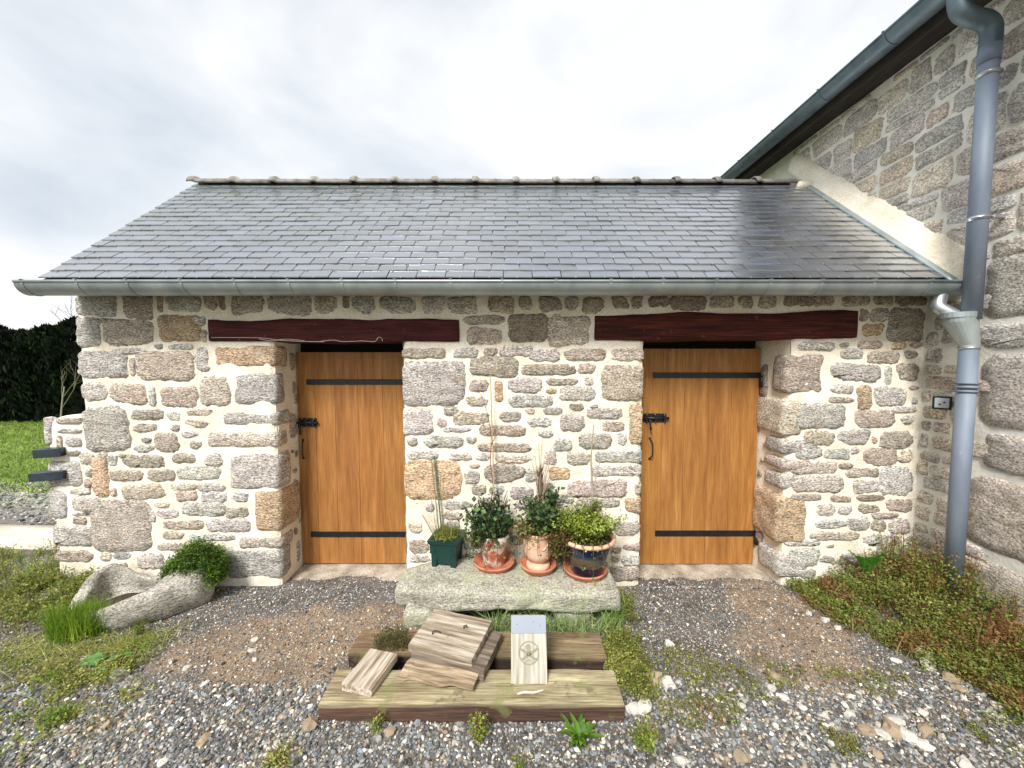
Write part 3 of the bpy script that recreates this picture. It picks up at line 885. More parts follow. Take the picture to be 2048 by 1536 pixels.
for pp, x, z0, z1 in ((p2, 2.135, 1.50, 1.60), (p2, 2.14, 0.12, 0.21)):
    o = tube('hinge_pin', [(x, yf - .022, z0), (x, yf - .022, z1)], .019, M['black'], None, 10); pp(o)
def bolt(pp, x0, x1, z0, z1, left):
    flat('bolt_plate', x0, x1, z0, z1, pp, th=0.005)
    zc = (z0 + z1) / 2
    rod = [(x0 - (0.075 if left else 0.01), yf - .018, zc), (x1 + 0.016, yf - .018, zc)]
    o = tube('bolt_rod', rod, .011, M['black'], None, 10); pp(o)
    for x in (x0 + .02, (x0 + x1) / 2, x1 - .02):
        o = bev_box('bolt_guide', x - .008, x + .008, yf - .034, yf - .006, z0 + .014, z1 - .014, M['black'], None, .004, 2); pp(o)
    hx = x0 + (0.02 if left else .05)
    o = tube('bolt_handle', [(hx, yf - .02, zc), (hx, yf - .036, zc - .03), (hx + .004, yf - .036, zc - .07), (hx + .006, yf - .036, zc - .10)], [.008, .009, .007, .010], M['black'], None, 8); pp(o)
    studs(pp, [(x, z) for x in (x0 + .03, (x0 + x1) / 2, x1 - .02) for z in (z0 + .008, z1 - .008)])
bolt(p1, -1.845, -1.69, 1.155, 1.232, True); bolt(p2, 1.135, 1.335, 1.195, 1.272, False)
def pull(pp, x, z0, z1):
    o = tube('pull_handle', smooth_curve([(x, yf - .004, z1), (x + .004, yf - .02, z1 - .012), (x + .012, yf - .036, z1 - .035), (x + .012, yf - .036, z0 + .035), (x + .004, yf - .02, z0 + .012), (x, yf - .004, z0)], 4), .0055, M['black'], None, 8); pp(o)
    for z in (z0 - .006, z1 + .006):
        o = tube('pull_rose', [(x, yf - .001, z), (x, yf - .006, z)], [.011, .009], M['black'], None, 10); pp(o)
pull(p1, -1.815, 0.885, 1.035); pull(p2, 1.197, 0.88, 1.05)
# thresholds
for a, b, seed in ((-1.86, -0.85, 61), (1.02, 2.2, 62)):
    def shp(c, a=a, b=b, seed=seed):
        c[:, 2] -= np.clip(-c[:, 1] - 0.05, 0, 1) * 0.12
        return c
    under(rough_box('threshold', (b - a, 0.34, 0.095), M['threshold'], None, bev=0.03, cell=0.035, amp=0.012, nsc=8, seed=seed, loc=((a + b) / 2, 0.21, G - 0.092), shape=shp), shed)

# ---------------------------------------------------------------- slate roof
roof = empty('roof'); roof.parent = shed; roof.location = (0, 0, -G)
run, rise = 1.45, 3.62 - 2.314
th = math.atan2(rise, run); LEN = math.hypot(run, rise)
nrow = 20; ex = LEN / nrow
deck_n = Vector((0, -math.sin(th), math.cos(th))); up_s = Vector((0, math.cos(th), math.sin(th)))
org = Vector((0, -0.205, 2.302))
XV0, XV1 = -3.375, 3.17
def child(o, par): o.parent = par; return o
dk = [org + Vector((x, 0, 0)) + up_s * s - deck_n * t for t in (0.006, 0.05) for x, s in ((XV0 + .03, 0.02), (XV1, 0.02), (XV1, LEN), (XV0 + .03, LEN))]
child(mesh_obj('roof_deck', [tuple(q) for q in dk], [(0, 1, 2, 3), (7, 6, 5, 4), (0, 4, 5, 1), (1, 5, 6, 2), (2, 6, 7, 3), (3, 7, 4, 0)], M['soffit']), roof)
bd = [Vector((XV0 + .03, 1.245 + run + .2, 2.314 - .15)), Vector((XV1, 1.245 + run + .2, 2.314 - .15)), Vector((XV1, 1.245, 3.6)), Vector((XV0 + .03, 1.245, 3.6))]
child(mesh_obj('rear_slope', [tuple(q) for q in bd] + [tuple(q - Vector((0, .02, .04))) for q in bd], [(0, 1, 2, 3), (7, 6, 5, 4), (0, 4, 5, 1), (1, 5, 6, 2), (2, 6, 7, 3), (3, 7, 4, 0)], M['slate'], color=(.06, .065, .08, 1)), roof)
def slate_mesh(w_, seed):
    rr = random.Random(seed); L_ = ex * 2.15; t = 0.0075
    j = lambda a: rr.uniform(-a, a)
    lo = [(-w_ / 2 + .0022, 0 + j(.002)), (0, j(.002)), (w_ / 2 - .0022, 0 + j(.002)), (w_ / 2 - .0012, L_), (-w_ / 2 + .0012, L_)]
    v = [(x, y, 0) for x, y in lo] + [(x * .992, y + (.003 if y < .05 else 0), t) for x, y in lo]
    n = 5
    return v, [tuple(range(n))[::-1], tuple(range(n, 2 * n))] + [(i, (i + 1) % n, n + (i + 1) % n, n + i) for i in range(n)]
SW = 0.2075
smeshes = []
for i in range(8):
    v, f = slate_mesh(SW, 900 + i)
    me = bpy.data.meshes.new('slate'); me.from_pydata(v, [], f); me.materials.append(M['slate']); smeshes.append((me, v, f))
B3 = Matrix((Vector((1, 0, 0)), up_s, deck_n)).transposed()
nsl = 0; rest = []; restc = []; hooks = []
for r in range(nrow):
    x = XV0 + (SW / 2 if r % 2 else 0) + random.uniform(-.012, .012) - SW
    while x < XV1:
        a, b = max(x, XV0 + random.uniform(-.004, .006)), min(x + SW, XV1)
        x += SW
        if b - a < 0.03: continue
        wd = (b - a) / SW
        tl = math.atan2(0.0165, ex * 2.15) + random.gauss(0, .006)
        rot = B3 @ Matrix.Rotation(-tl, 3, 'X') @ Matrix.Rotation(random.gauss(0, .007), 3, 'Y') @ Matrix.Rotation(random.gauss(0, .005), 3, 'Z')
        pos = org + Vector(((a + b) / 2, 0, 0)) + up_s * (r * ex + random.uniform(-.0035, .0035)) + deck_n * (0.0165 + random.uniform(0, .002))
        mt = Matrix.Translation(pos) @ rot.to_4x4() @ Matrix.Diagonal((wd, 1, 1, 1))
        me, v, f = smeshes[random.randrange(8)]
        q = random.uniform(.6, 1.45); cl = (.060 * q, .071 * q, .094 * q * random.uniform(.92, 1.1), 1)
        if nsl < 300:
            o = bpy.data.objects.new('slate', me); o.matrix_local = mt; o.color = cl; link(o, roof)
        else:
            rest.append(([tuple(mt @ Vector(p)) for p in v], f)); restc += [cl[:3]] * len(v)
        nsl += 1
        # stainless hook holding the slate's tail
        hp = pos + (rot @ Vector((random.uniform(-.006, .006), 0, 0)))
        hv, hf = box_vf(-.003, .003, -.010, .014, .004, .0085)
        hm = Matrix.Translation(hp) @ rot.to_4x4()
        hooks.append(([tuple(hm @ Vector(p)) for p in hv], hf))
v, f = join_vf(rest); o = mesh_obj('upper_slates', v, f, M['slate_mix'], roof, cols=np.array(restc)); tag(o, kind='stuff')
v, f = join_vf(hooks); o = mesh_obj('slate_hooks', v, f, M['galv'], roof); tag(o, kind='stuff')
# ridge tiles with collars
nt_ = 15; x0, x1 = -3.40, 2.985; step = (x1 - x0) / nt_
def ridge_tile(L_):
    v = []; prof = []; seg = 12
    sec = [(0, .116), (.012, .124), (.05, .124), (.066, .108), (.08, .096), (L_ + .012, .094)]
    for rr_, off in ((0, 0), (1, -.014)):
        for xx, rd in sec:
            for s in range(seg + 1):
                a = math.pi * (0.04 + .92 * s / seg); v.append((xx, math.cos(a) * (rd + off) * 1.02, math.sin(a) * (rd + off) * 0.82))
    n = seg + 1; m = len(sec); f = []
    for k in range(2):
        for i in range(m - 1):
            for s in range(seg):
                o_ = k * m * n; f.append((o_ + i * n + s, o_ + i * n + s + 1, o_ + (i + 1) * n + s + 1, o_ + (i + 1) * n + s))
    for i in (0, m - 1):
        for s in range(seg): f.append((i * n + s, i * n + s + 1, m * n + i * n + s + 1, m * n + i * n + s))
    for s in (0, seg):
        for i in range(m - 1): f.append((i * n + s, (i + 1) * n + s, m * n + (i + 1) * n + s, m * n + i * n + s))
    # small crest nib
    bv, bf = box_vf(L_ * .55, L_ * .55 + .012, -.006, .006, .07, .092)
    return join_vf([(v, f), (bv, bf)])
v, f = ridge_tile(step); me0 = None
for i in range(nt_):
    if me0 is None:
        o = mesh_obj('ridge_tile', v, f, M['ridge'], roof, True); me0 = o.data
    else:
        o = link(bpy.data.objects.new('ridge_tile', me0), roof)
    q = random.uniform(.9, 1.2) * (1.0 if i < 11 else .7); o.color = (q, q * .98, q * .95, 1)
    o.location = (x0 + i * step, 1.245, 3.585 + random.uniform(-.004, .004)); o.rotation_euler = (0, random.uniform(-.006, .006), random.uniform(-.008, .008))
child(rough_box('ridge_bedding', (6.45, .11, .06), M['mortar'], None, bev=.02, cell=.06, amp=.006, loc=(-.13, 1.245, 3.53)), roof)
child(rough_box('ridge_end_mortar', (.20, .20, .08), M['mortar'], None, bev=.035, cell=.025, amp=.022, nsc=8, seed=66, loc=(3.10, 1.235, 3.535)), roof)
# left verge board
vb = [Vector((XV0 + .012, 0, 0)) + org + up_s * s - deck_n * t for s in (0.0, LEN) for t in (.0, .07)]
v = [tuple(q) for q in vb] + [tuple(q + Vector((.028, 0, 0))) for q in vb]
child(mesh_obj('verge_board', v, [(0, 1, 3, 2), (4, 6, 7, 5), (0, 4, 5, 1), (2, 3, 7, 6), (1, 5, 7, 3), (0, 2, 6, 4)], M['soffit']), roof)

# half-round gutters
def gutter_vf(L_, rad=.083, th_=.003, seg=14, bead=.010):
    sec = []
    for s in range(seg + 1):
        a = math.pi + math.pi * s / seg; sec.append((math.cos(a) * rad, math.sin(a) * rad))
    inner = [(x * (1 - th_ / rad), y * (1 - th_ / rad)) for x, y in sec]
    pr = sec + inner[::-1]; n = len(pr); v = []; f = []
    for xx in (0, L_): v += [(xx, a, b) for a, b in pr]
    for i in range(n): f.append((i, (i + 1) % n, n + (i + 1) % n, n + i))
    bv, bf = tube_vf([(0, -rad, 0), (L_, -rad, 0)], bead, 10)
    return join_vf([(v, f), (bv, bf)])
def ring_vf(rad, wd, x, ext=.004):
    v = []; f = []; seg = 14
    for xx in (x - wd / 2, x + wd / 2):
        for k in (ext, 0.0):
            for s in range(seg + 1):
                a = math.pi + math.pi * s / seg; v.append((xx, math.cos(a) * (rad + k), math.sin(a) * (rad + k)))
    n = seg + 1
    for s in range(seg):
        f += [(s, s + 1, 2 * n + s + 1, 2 * n + s), (s, n + s, n + s + 1, s + 1), (2 * n + s, 2 * n + s + 1, 3 * n + s + 1, 3 * n + s)]
    bv, bf = box_vf(x - wd / 2, x + wd / 2, -rad - .013, -rad + .03, 0.008, 0.013)
    return join_vf([(v, f), (bv, bf)])
gut = empty('gutter'); gut.parent = shed; GL = 3.365 + 3.13
gut.location = (-3.365, -0.283, 2.262 - G); gut.rotation_euler = (0, 0, 0)
v, f = gutter_vf(GL); o = mesh_obj('trough', v, f, M['zinc'], gut, True)
for xe, nm in ((0.0, 'end_cap'), (GL, 'end_cap')):
    seg = 14; vv_ = [(xe, math.cos(math.pi + math.pi * s / seg) * .084, math.sin(math.pi + math.pi * s / seg) * .084) for s in range(seg + 1)]
    vv2 = [(xe + (.002 if xe > 1 else -.002), a, b) for _, a, b in vv_]; n = seg + 1
    mesh_obj(nm, vv_ + vv2, [tuple(range(n)), tuple(range(2 * n - 1, n - 1, -1))] + [(i, (i + 1) % n, n + (i + 1) % n, n + i) for i in range(n)], M['zinc'], gut)
pxs = [60, 150, 247, 347, 447, 545, 632, 737, 855, 960, 1070, 1185, 1287, 1395, 1505, 1607, 1715, 1820]
rv, rf = ring_vf(.083, .016, 0); rme = None
for i in range(18):
    xb = -3.31 + i * 0.3605 + random.uniform(-.012, .012)
    if rme is None: o = mesh_obj('gutter_bracket', rv, rf, M['zinc'], gut); rme = o.data
    else: o = link(bpy.data.objects.new('gutter_bracket', rme), gut)
    o.location = (xb + 3.365, 0, 0)
under(bev_box('fascia_board', XL, XR - .02, -0.19, -0.165, 2.20, 2.272, M['soffit'], None, 0), shed)
under(bev_box('eaves_soffit', XL, XR - .02, -0.164, -0.001, 2.249, 2.268, M['soffit'], None, 0), shed)
# ---------------------------------------------------------------- the farmhouse on the right
XW = 3.20
house = empty('farmhouse', (XW, 0, G)); tag(house, 'tall granite farmhouse wall with zinc eaves gutter joining the outbuilding', 'house')
def hp(o, par=None):
    """parent under the house keeping world place"""
    o.parent = house if par is None else par
    base_ = Vector((XW, 0, G)) if par is None else Vector((XW, 0, G))
    o.matrix_parent_inverse = Matrix.Translation(base_).inverted()
    return o
ZE = 4.12
def house_face():
    ys = np.arange(-6, 4.01, 0.05); zs = np.linspace(G - .1, ZE, 80)
    A, B = np.meshgrid(ys, zs); p = np.stack([A * 0 + XW, A, B], -1); p[..., 0] += fbm(p, 4, 3, 51) * 0.008 + fbm(p, 18, 2, 52) * .003
    ids = np.arange(A.size).reshape(A.shape)
    return p.reshape(-1, 3), np.stack([ids[:-1, :-1], ids[1:, :-1], ids[1:, 1:], ids[:-1, 1:]], -1).reshape(-1, 4)
v, f = house_face(); hwall = hp(mesh_obj('wall', v, f, M['grey_mortar'], None, True))
hp(bev_box('wall_core', XW + .03, XW + 5, -6, 4, G - .1, ZE + .05, M['grey_mortar'], None, 0))
# coursed rubble packed on the wall face
def hmap(u, v_, d_): return (XW - d_, u, v_)
def roof_line(y): return 2.33 + (y + 0.2) * 0.9 + 0.10 if y > -0.3 else -9
hs = []
def visible(y, z): return not (y > -0.02 and z < roof_line(y) - 0.02)
rr = random.Random(5)
BIG = [(-1.05, -.37, 1.99, 2.42), (-.95, -.36, 1.80, 1.965), (-1.1, -.37, 1.28, 1.77), (-.95, -.42, .99, 1.24), (-1.05, -.33, .44, .95), (-.9, -.38, .02, .39)]
def in_big(y, z, m=0.0): return any(a - m < y < b + m and c - m < z < d_ + m for a, b, c, d_ in BIG)
n_h = 0
def add_house_stone(y0, y1, z0, z1, sq=5.0, jit=.16, t=None, gap=0.0):
    global n_h
    wd, hh = y1 - y0 - gap, z1 - z0 - gap
    if wd < .05 or hh < .035: return
    n_h += 1
    t = t or rr.choice('gggttgpgt')
    pts = outline(wd, hh, 24, sq, jit, 2000 + n_h)
    cy, cz = (y0 + y1) / 2, (z0 + z1) / 2
    ang = rr.uniform(-.06, .06); ca, sa = math.cos(ang), math.sin(ang)
    pts = [(a * ca - b * sa, a * sa + b * ca) for a, b in pts]
    o = stone_mesh('stone', pts, cy, cz, hmap, M['house_stone'], None, tone(t, .98, .08), 0.02, 0.012, n_h, .006, .008)
    o.parent = hwall; o.matrix_parent_inverse = Matrix.Identity(4)
for a, b, c, d_ in BIG: add_house_stone(a, b, c, d_, 7, .05, 'g' if c > .9 else 't', -.006)
z = G + .02
while z < ZE - .06:
    upper = z > 2.35
    h = rr.uniform(.13, .30) if upper else rr.uniform(.085, .15)
    h = min(h, ZE - .02 - z)
    y = -2.3 + rr.uniform(-.2, 0)
    while y < 2.9:
        near = y > -0.42
        wd = (rr.uniform(.16, .42) if upper else (rr.uniform(.12, .24) if near else rr.uniform(.3, .6)))
        if upper and not near: wd *= 1.3
        ym = y + wd / 2; zm = z + h / 2
        if visible(y + wd * .3, z + h * .4) and not in_big(ym, zm, .03) and not (not upper and y + wd > 0.0 and y < 0):
            if not upper and not near and h < .14 and rr.random() < .5: pass
            if upper and h > .2 and rr.random() < .45:
                s = rr.uniform(.35, .65)
                add_house_stone(y, y + wd, z, z + h * s); add_house_stone(y, y + wd, z + h * s, z + h)
            else: add_house_stone(y, y + wd, z + rr.uniform(-.015, .015), z + h + rr.uniform(-.015, .015))
        elif not upper and near and y < -.04 and not in_big(ym, zm, .03):
            add_house_stone(y, -.01, z, z + h)
        y += wd
    z += h
# cream mortar fillet and zinc strip where the lower roof meets the wall
def strip(name, off0, off1, x_out, x_in, mat, ya=-0.27, yb=1.42, par=None, rg=0.0):
    n = 40; v = []; f = []
    for i in range(n + 1):
        y = ya + (yb - ya) * i / n; zb = 2.314 + (y + .2) * rise / run
        w0 = fbm(np.array([[y * 3, 0, 0]]), 2, 3, 8)[0] * rg; w1 = fbm(np.array([[y * 3, 5, 0]]), 2, 3, 9)[0] * rg
        top = off1 + w1
        v += [(x_out, y, zb + off0), (x_out + .012, y, zb + off0 + .02), ((x_out + x_in) / 2 + w0 * .4, y, zb + (off0 + top) * .55), (x_in, y, zb + top), (x_in + .04, y, zb + top), (x_in + .04, y, zb + off0)]
    for i in range(n):
        for k in range(6): f.append((i * 6 + k, i * 6 + (k + 1) % 6, (i + 1) * 6 + (k + 1) % 6, (i + 1) * 6 + k))
    f += [tuple(range(6)), tuple(range(n * 6 + 5, n * 6 - 1, -1))]
    return hp(mesh_obj(name, v, f, mat, None, True))
strip('mortar_fillet', .03, .25, 3.115, 3.19, M['mortar'], -.29, 1.5, rg=.02)
zs_ = []
hp(strip('zinc_flashing', .018, .055, 3.075, 3.15, M['zinc'], -.27, 1.22))
# eaves: boards, rafters' soffit, slates over, gutter
roof_v = [(2.86, -6, 4.24), (2.86, 4.2, 4.24), (6.5, 4.2, 7.1), (6.5, -6, 7.1)]
hp(mesh_obj('house_roof', roof_v + [(a + .02, b, c - .03) for a, b, c in roof_v], [(0, 1, 2, 3), (7, 6, 5, 4), (0, 4, 5, 1), (1, 5, 6, 2), (2, 6, 7, 3), (3, 7, 4, 0)], M['house_slate'], None))
hp(bev_box('soffit_board', 2.99, XW + .03, -6, 4.0, 4.125, 4.145, M['soffit'], None, 0))
hp(bev_box('fascia_board', 2.975, 2.99, -6, 4.0, 4.07, 4.28, M['soffit'], None, 0))
hg = empty('gutter'); hg.location = (2.885, 3.6, 4.19); hp(hg)
hg.rotation_euler = (0, 0, R(-90))
v, f = gutter_vf(9.0, .085); mesh_obj('trough', v, f, M['zinc_dark'], hg, True)
rv, rf = ring_vf(.085, .014, 0); rme = None
for i in range(11):
    if rme is None: o = mesh_obj('gutter_bracket', rv, rf, M['zinc_dark'], hg); rme = o.data
    else: o = link(bpy.data.objects.new('gutter_bracket', rme), hg)
    o.location = (0.45 + i * .62, 0, 0)
# downpipe
PX, PY = 3.075, -0.40
dp = empty('downpipe'); dp.location = (PX, PY, G); hp(dp)
def pp_(o):
    o.parent = dp; o.matrix_parent_inverse = Matrix.Translation(Vector((PX, PY, G))).inverted(); return o
pr = 0.049
pp_(tube('upper_pipe', [(PX, PY, 2.0), (PX, PY, 3.76)], pr, M['pipe'], None, 24))
pp_(tube('lower_pipe', [(PX - .002, PY, G + .02), (PX, PY, 1.82)], pr, M['pipe'], None, 24))
pp_(tube('swan_neck', smooth_curve([(2.885, PY + .03, 4.16), (2.885, PY + .03, 4.06), (2.90, PY + .02, 3.975), (2.96, PY + .01, 3.93), (3.03, PY, 3.90), (PX, PY, 3.85), (PX, PY, 3.72)], 6), [.053] * 37, M['zinc_dark'], None, 20))
pp_(tube('joint_collar', [(PX, PY, 3.64), (PX, PY, 3.74)], .054, M['pipe'], None, 24))
def ringz(z, r, h=.012, mat='galv', nm='pipe_bracket'):
    o = tube(nm, [(PX, PY, z - h), (PX, PY, z + h)], r, M[mat], None, 24); pp_(o); return o
for z in (3.57, 2.66):
    ringz(z, pr + .005); ringz(z - .0, pr + .009, .004)
    pp_(bev_box('bracket_lug', PX + .04, XW + .01, PY - .055, PY - .035, z - .012, z + .012, M['galv'], None, .002, 1))
# cast joint below the hopper
for dz_, r in ((1.575, .012), (1.548, .016), (1.52, .010)):
    ringz(dz_, pr + r * .7, .007, 'pipe', 'joint_ring')
ringz(1.81, pr + .004, .006, 'galv', 'solder_seam')
# hopper: a wide funnel that takes the outbuilding's gutter
seg = 24; sec = [(2.05, .088, -.052, .0), (2.015, .088, -.052, 0), (2.013, .082, -.047, 0), (1.985, .080, -.045, 0), (1.83, .05, 0.0, 0), (1.80, .05, 0, 0)]
v = []; f = []
for z, r, ox, oy in sec:
    for s in range(seg):
        a = 2 * math.pi * s / seg
        v.append((PX + ox * .75 + math.cos(a) * (r + (.012 if r > .06 else 0)), PY - ox * .75 + math.sin(a) * r, z))
for i in range(len(sec) - 1):
    for s in range(seg):
        s2 = (s + 1) % seg; f.append((i * seg + s, i * seg + s2, (i + 1) * seg + s2, (i + 1) * seg + s))
f.append(tuple(range(seg)))
pp_(mesh_obj('hopper', v, f, M['zinc'], None, False))
pp_(tube('gutter_outlet', smooth_curve([(2.99, -.283, 2.20), (2.975, -.285, 2.15), (2.96, -.30, 2.10), (2.985, -.325, 2.065), (3.02, -.35, 2.03)], 5), .042, M['galv'], None, 18))

# outdoor socket on the house wall
sk = empty('outdoor_socket', (XW - .005, -0.16, 1.42)); tag(sk, 'small grey outdoor power socket box on the house wall', 'socket')
bev_box('casing', -.085, 0, -.045, .045, -.045, .045, M['plaster_grey'], sk, .008, 2)
bev_box('frame', -.095, -.0855, -.048, .048, -.048, .048, M['black'], sk, .006, 2)
bev_box('cover', -.101, -.0955, -.036, .036, -.036, .036, M['socket_face'], sk, .004, 2)
sk.rotation_euler = (0, 0, R(38))
for a, b in ((-.012, .004), (.01, -.01)):
    tube('cover_catch', [(-.1015, a, b), (-.105, a, b)], .006, M['black'], sk, 8)

# ---------------------------------------------------------------- low wall at the left
lw = empty('low_stone_wall', (-3.53, 0.25, G)); tag(lw, 'low rubble garden wall with rounded cream coping beside the outbuilding', 'wall')
def lwp(o): o.parent = lw; o.matrix_parent_inverse = Matrix.Translation(Vector((-3.53, .25, G))).inverted(); return o
def lw_shape(c):
    top = np.clip((c[:, 2] - 1.0) / .35, 0, 1)
    u = np.clip((-c[:, 0] - .08) / .12, 0, 1)
    c[:, 2] -= top * u ** 2 * .07
    c[:, 2] += top * c[:, 0] * .12
    c[:, 0] += np.clip((1.2 - c[:, 2]) / 1.2, 0, 1) * .02 * (c[:, 0] < 0)
    return c
lwm = lwp(rough_box('wall', (.40, .42, 1.42), M['mortar'], None, bev=.06, cell=.035, amp=.008, nsc=6, seed=71, loc=(-3.545, .265, G - .05), shape=lw_shape))
cnt = 700
for ln in LOW_STONES.split('\n'):
    a = ln.split(); cx, cz, sw, sh = map(float, a[:4]); cnt += 1
    big = min(sw, sh)
    pts = outline(sw * 1.03, sh * 1.05, 24, 4.5 if big > .12 else 3, .14, cnt)
    pts = [(max(min(x, -3.352 - cx), -3.725 - cx), y) for x, y in pts]
    o = stone_mesh('stone', pts, cx, cz, front(.052), M['granite'], None, tone(a[4]), 0.05, .010, cnt)
    o.parent = lwm; o.matrix_parent_inverse = Matrix.Translation(Vector((-3.535, .265, G - .05))).inverted()
for zc, x0, x1 in ((1.00, -3.75, -3.575), (0.815, -3.79, -3.57)):
    o = bev_box('hinge_bracket', -(x1 - x0) / 2, (x1 - x0) / 2, -.045, .045, -.034, .034, M['bracket'], None, .003, 1)
    o.location = ((x0 + x1) / 2, .025, zc); o.rotation_euler = (0, R(-2), R(14)); lwp(o)

# ---------------------------------------------------------------- hedge and bare trees on the left
def leaves_vf(cen, ax, size, ratio=.5, seed=0, fold=.25):
    """diamond leaf quads: centres (n,3), axis directions (n,3), sizes (n,)"""
    g = np.random.default_rng(seed); n = len(cen)
    ax = ax / np.maximum(np.linalg.norm(ax, axis=1, keepdims=True), 1e-6)
    rnd = g.normal(size=(n, 3)); sd = np.cross(ax, rnd); sd /= np.maximum(np.linalg.norm(sd, axis=1, keepdims=True), 1e-6)
    nr = np.cross(ax, sd); s = size[:, None]
    v = np.stack([cen - ax * s * .5, cen + sd * s * ratio * .5 + nr * s * fold * .2, cen + ax * s * .5, cen - sd * s * ratio * .5 + nr * s * fold * .2], 1).reshape(-1, 3)
    return v, np.arange(4 * n).reshape(n, 4)
def leaf_cols(cols, n, seed=0, var=.25, pos=None, nsc=6):
    g = np.random.default_rng(seed + 1); c = np.array([q[:3] for q in cols])
    if pos is None: t = g.random(n)
    else: t = np.clip(fbm(pos, nsc, 2, seed) * .9 + .5 + g.normal(size=n) * .18, 0, .999)
    k = t * (len(c) - 1); i = np.floor(k).astype(int); fr = (k - i)[:, None]
    o = c[i] * (1 - fr) + c[np.minimum(i + 1, len(c) - 1)] * fr
    return o * (1 + g.uniform(-var, var, (n, 1)))
def leaf_obj(name, cen, ax, size, cols, mat, parent=None, ratio=.5, seed=0, var=.25, nsc=6, fold=.25):
    v, f = leaves_vf(cen, ax, size, ratio, seed, fold)
    c = np.repeat(leaf_cols(cols, len(cen), seed, var, cen, nsc), 4, 0)
    return mesh_obj(name, v, f, M[mat], parent, False, cols=c)
def stems_obj(name, curves, rads, col, mat='twig', parent=None, sides=4):
    l = [tube_vf(c, r, sides, False) for c, r in zip(curves, rads)]
    v, f = join_vf(l); c = np.tile(np.array(col[:3]), (len(v), 1))
    return mesh_obj(name, v, f, M[mat], parent, True, cols=c)
he = empty('conifer_hedge', (-14.5, 8.9, G)); tag(he, 'tall dark clipped conifer hedge at the end of the lawn', 'hedge')
g = np.random.default_rng(3)
cs = []; nn_ = []
for x in np.arange(-21.5, -12.3, 1.05):
    h = 2.72 + g.uniform(-.25, .4); r = .85
    n = 2600
    t = g.random(n) ** .8; a = g.uniform(0, 6.28, n)
    rad = r * np.sqrt(np.clip(1 - t ** 5, 0, 1)) * (1 + .12 * np.sin(a * 3 + x)) * g.uniform(.72, 1.04, n)
    p = np.c_[x + 14.5 + rad * np.cos(a), rad * np.sin(a) * 1.1, t * h + .05]
    p += fbm(p, 1.6, 3, 5)[:, None] * .12
    cs.append(p); nn_.append(np.c_[np.cos(a) * .5, np.sin(a) * .5, np.ones(n)] + g.normal(size=(n, 3)) * .3)
cs = np.concatenate(cs); nn_ = np.concatenate(nn_)
leaf_obj('foliage', cs, nn_, g.uniform(.12, .26, len(cs)), [C(12, 20, 13), C(20, 32, 18), C(36, 52, 26)], 'hedge', he, .45, 4)
stems_obj('trunk', [[(x + 14.5, 0, 0), (x + 14.5, 0, 2.4)] for x in np.arange(-21.5, -12.3, 1.05)], [[.09, .03]] * 9, C(60, 44, 32), 'twig', he, 6)
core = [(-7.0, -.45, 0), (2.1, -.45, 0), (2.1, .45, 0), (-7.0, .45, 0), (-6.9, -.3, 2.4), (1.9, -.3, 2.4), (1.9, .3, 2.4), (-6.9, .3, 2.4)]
mesh_obj('dark_core', core, [(0, 3, 2, 1), (4, 5, 6, 7), (0, 1, 5, 4), (1, 2, 6, 5), (2, 3, 7, 6), (3, 0, 4, 7)], M['hedge'], he, cols=np.tile(np.array(C(9, 13, 8)[:3]), (8, 1)))  # solid near-black block filling the inside of the hedge
def branch_tree(name, loc, h, seed, col, depth=4, spread=.55, r0=.06, label='', cat='tree', lean=0):
    rt = empty(name, loc); tag(rt, label, cat); rr = random.Random(seed); tr = []; trr = []; br = []; brr = []
    def grow(p, d_, L_, r, k):
        pts = [p]; q = p
        for i in range(4):
            d_ = (d_ + Vector((rr.gauss(0, .12), rr.gauss(0, .12), rr.gauss(.03, .08)))).normalized(); q = q + d_ * L_ / 4; pts.append(q)
        (tr if k == depth else br).append(pts); (trr if k == depth else brr).append([r * (1 - .12 * i) for i in range(5)])
        if k > 0:
            for i in range(rr.choice((2, 3, 3))):
                grow(pts[rr.choice((2, 3, 4))], (d_ + Vector((rr.gauss(0, spread), rr.gauss(0, spread), rr.uniform(0, .4)))).normalized(), L_ * rr.uniform(.55, .8), r * .55, k - 1)
    grow(Vector((0, 0, 0)), Vector((lean, 0, 1)), h * .4, r0, depth)
    stems_obj('trunk', tr, trr, col, 'twig', rt, 6); stems_obj('crown', br, brr, col, 'twig', rt, 3)
    return rt
branch_tree('bare_tree', (-26.3, 20.0, G), 7.4, 4, C(120, 112, 104), 5, .5, .11, 'leafless grey tree rising behind the dark hedge', 'tree')
branch_tree('bare_shrub', (-11.75, 7.0, G), 2.9, 9, C(140, 134, 112), 3, .45, .022, 'thin leafless pale shrub in front of the dark hedge', 'shrub', -.15)

# lawn
n = 42000
px_ = g.uniform(-15, -3.8, n); py_ = g.uniform(1.0, 8.6, n) ** 1.0
keep = (fbm(np.c_[px_, py_, 0 * px_], .8, 3, 14) + (py_ - 2.7) * .5 > -.1)
px_, py_ = px_[keep], py_[keep]; n = len(px_)
hz = g.uniform(.03, .09, n)
c = np.c_[px_, py_, ground_z(px_, py_) + hz * .45]
lo = leaf_obj('grass_lawn', c, np.c_[g.normal(size=(n, 2)) * .55, np.ones(n)], hz * 1.1, [C(98, 122, 44), C(134, 160, 62), C(164, 184, 88)], 'leaf', None, .22, 15)
tag(lo, 'bright green lawn behind the low wall', 'grass', kind='stuff')
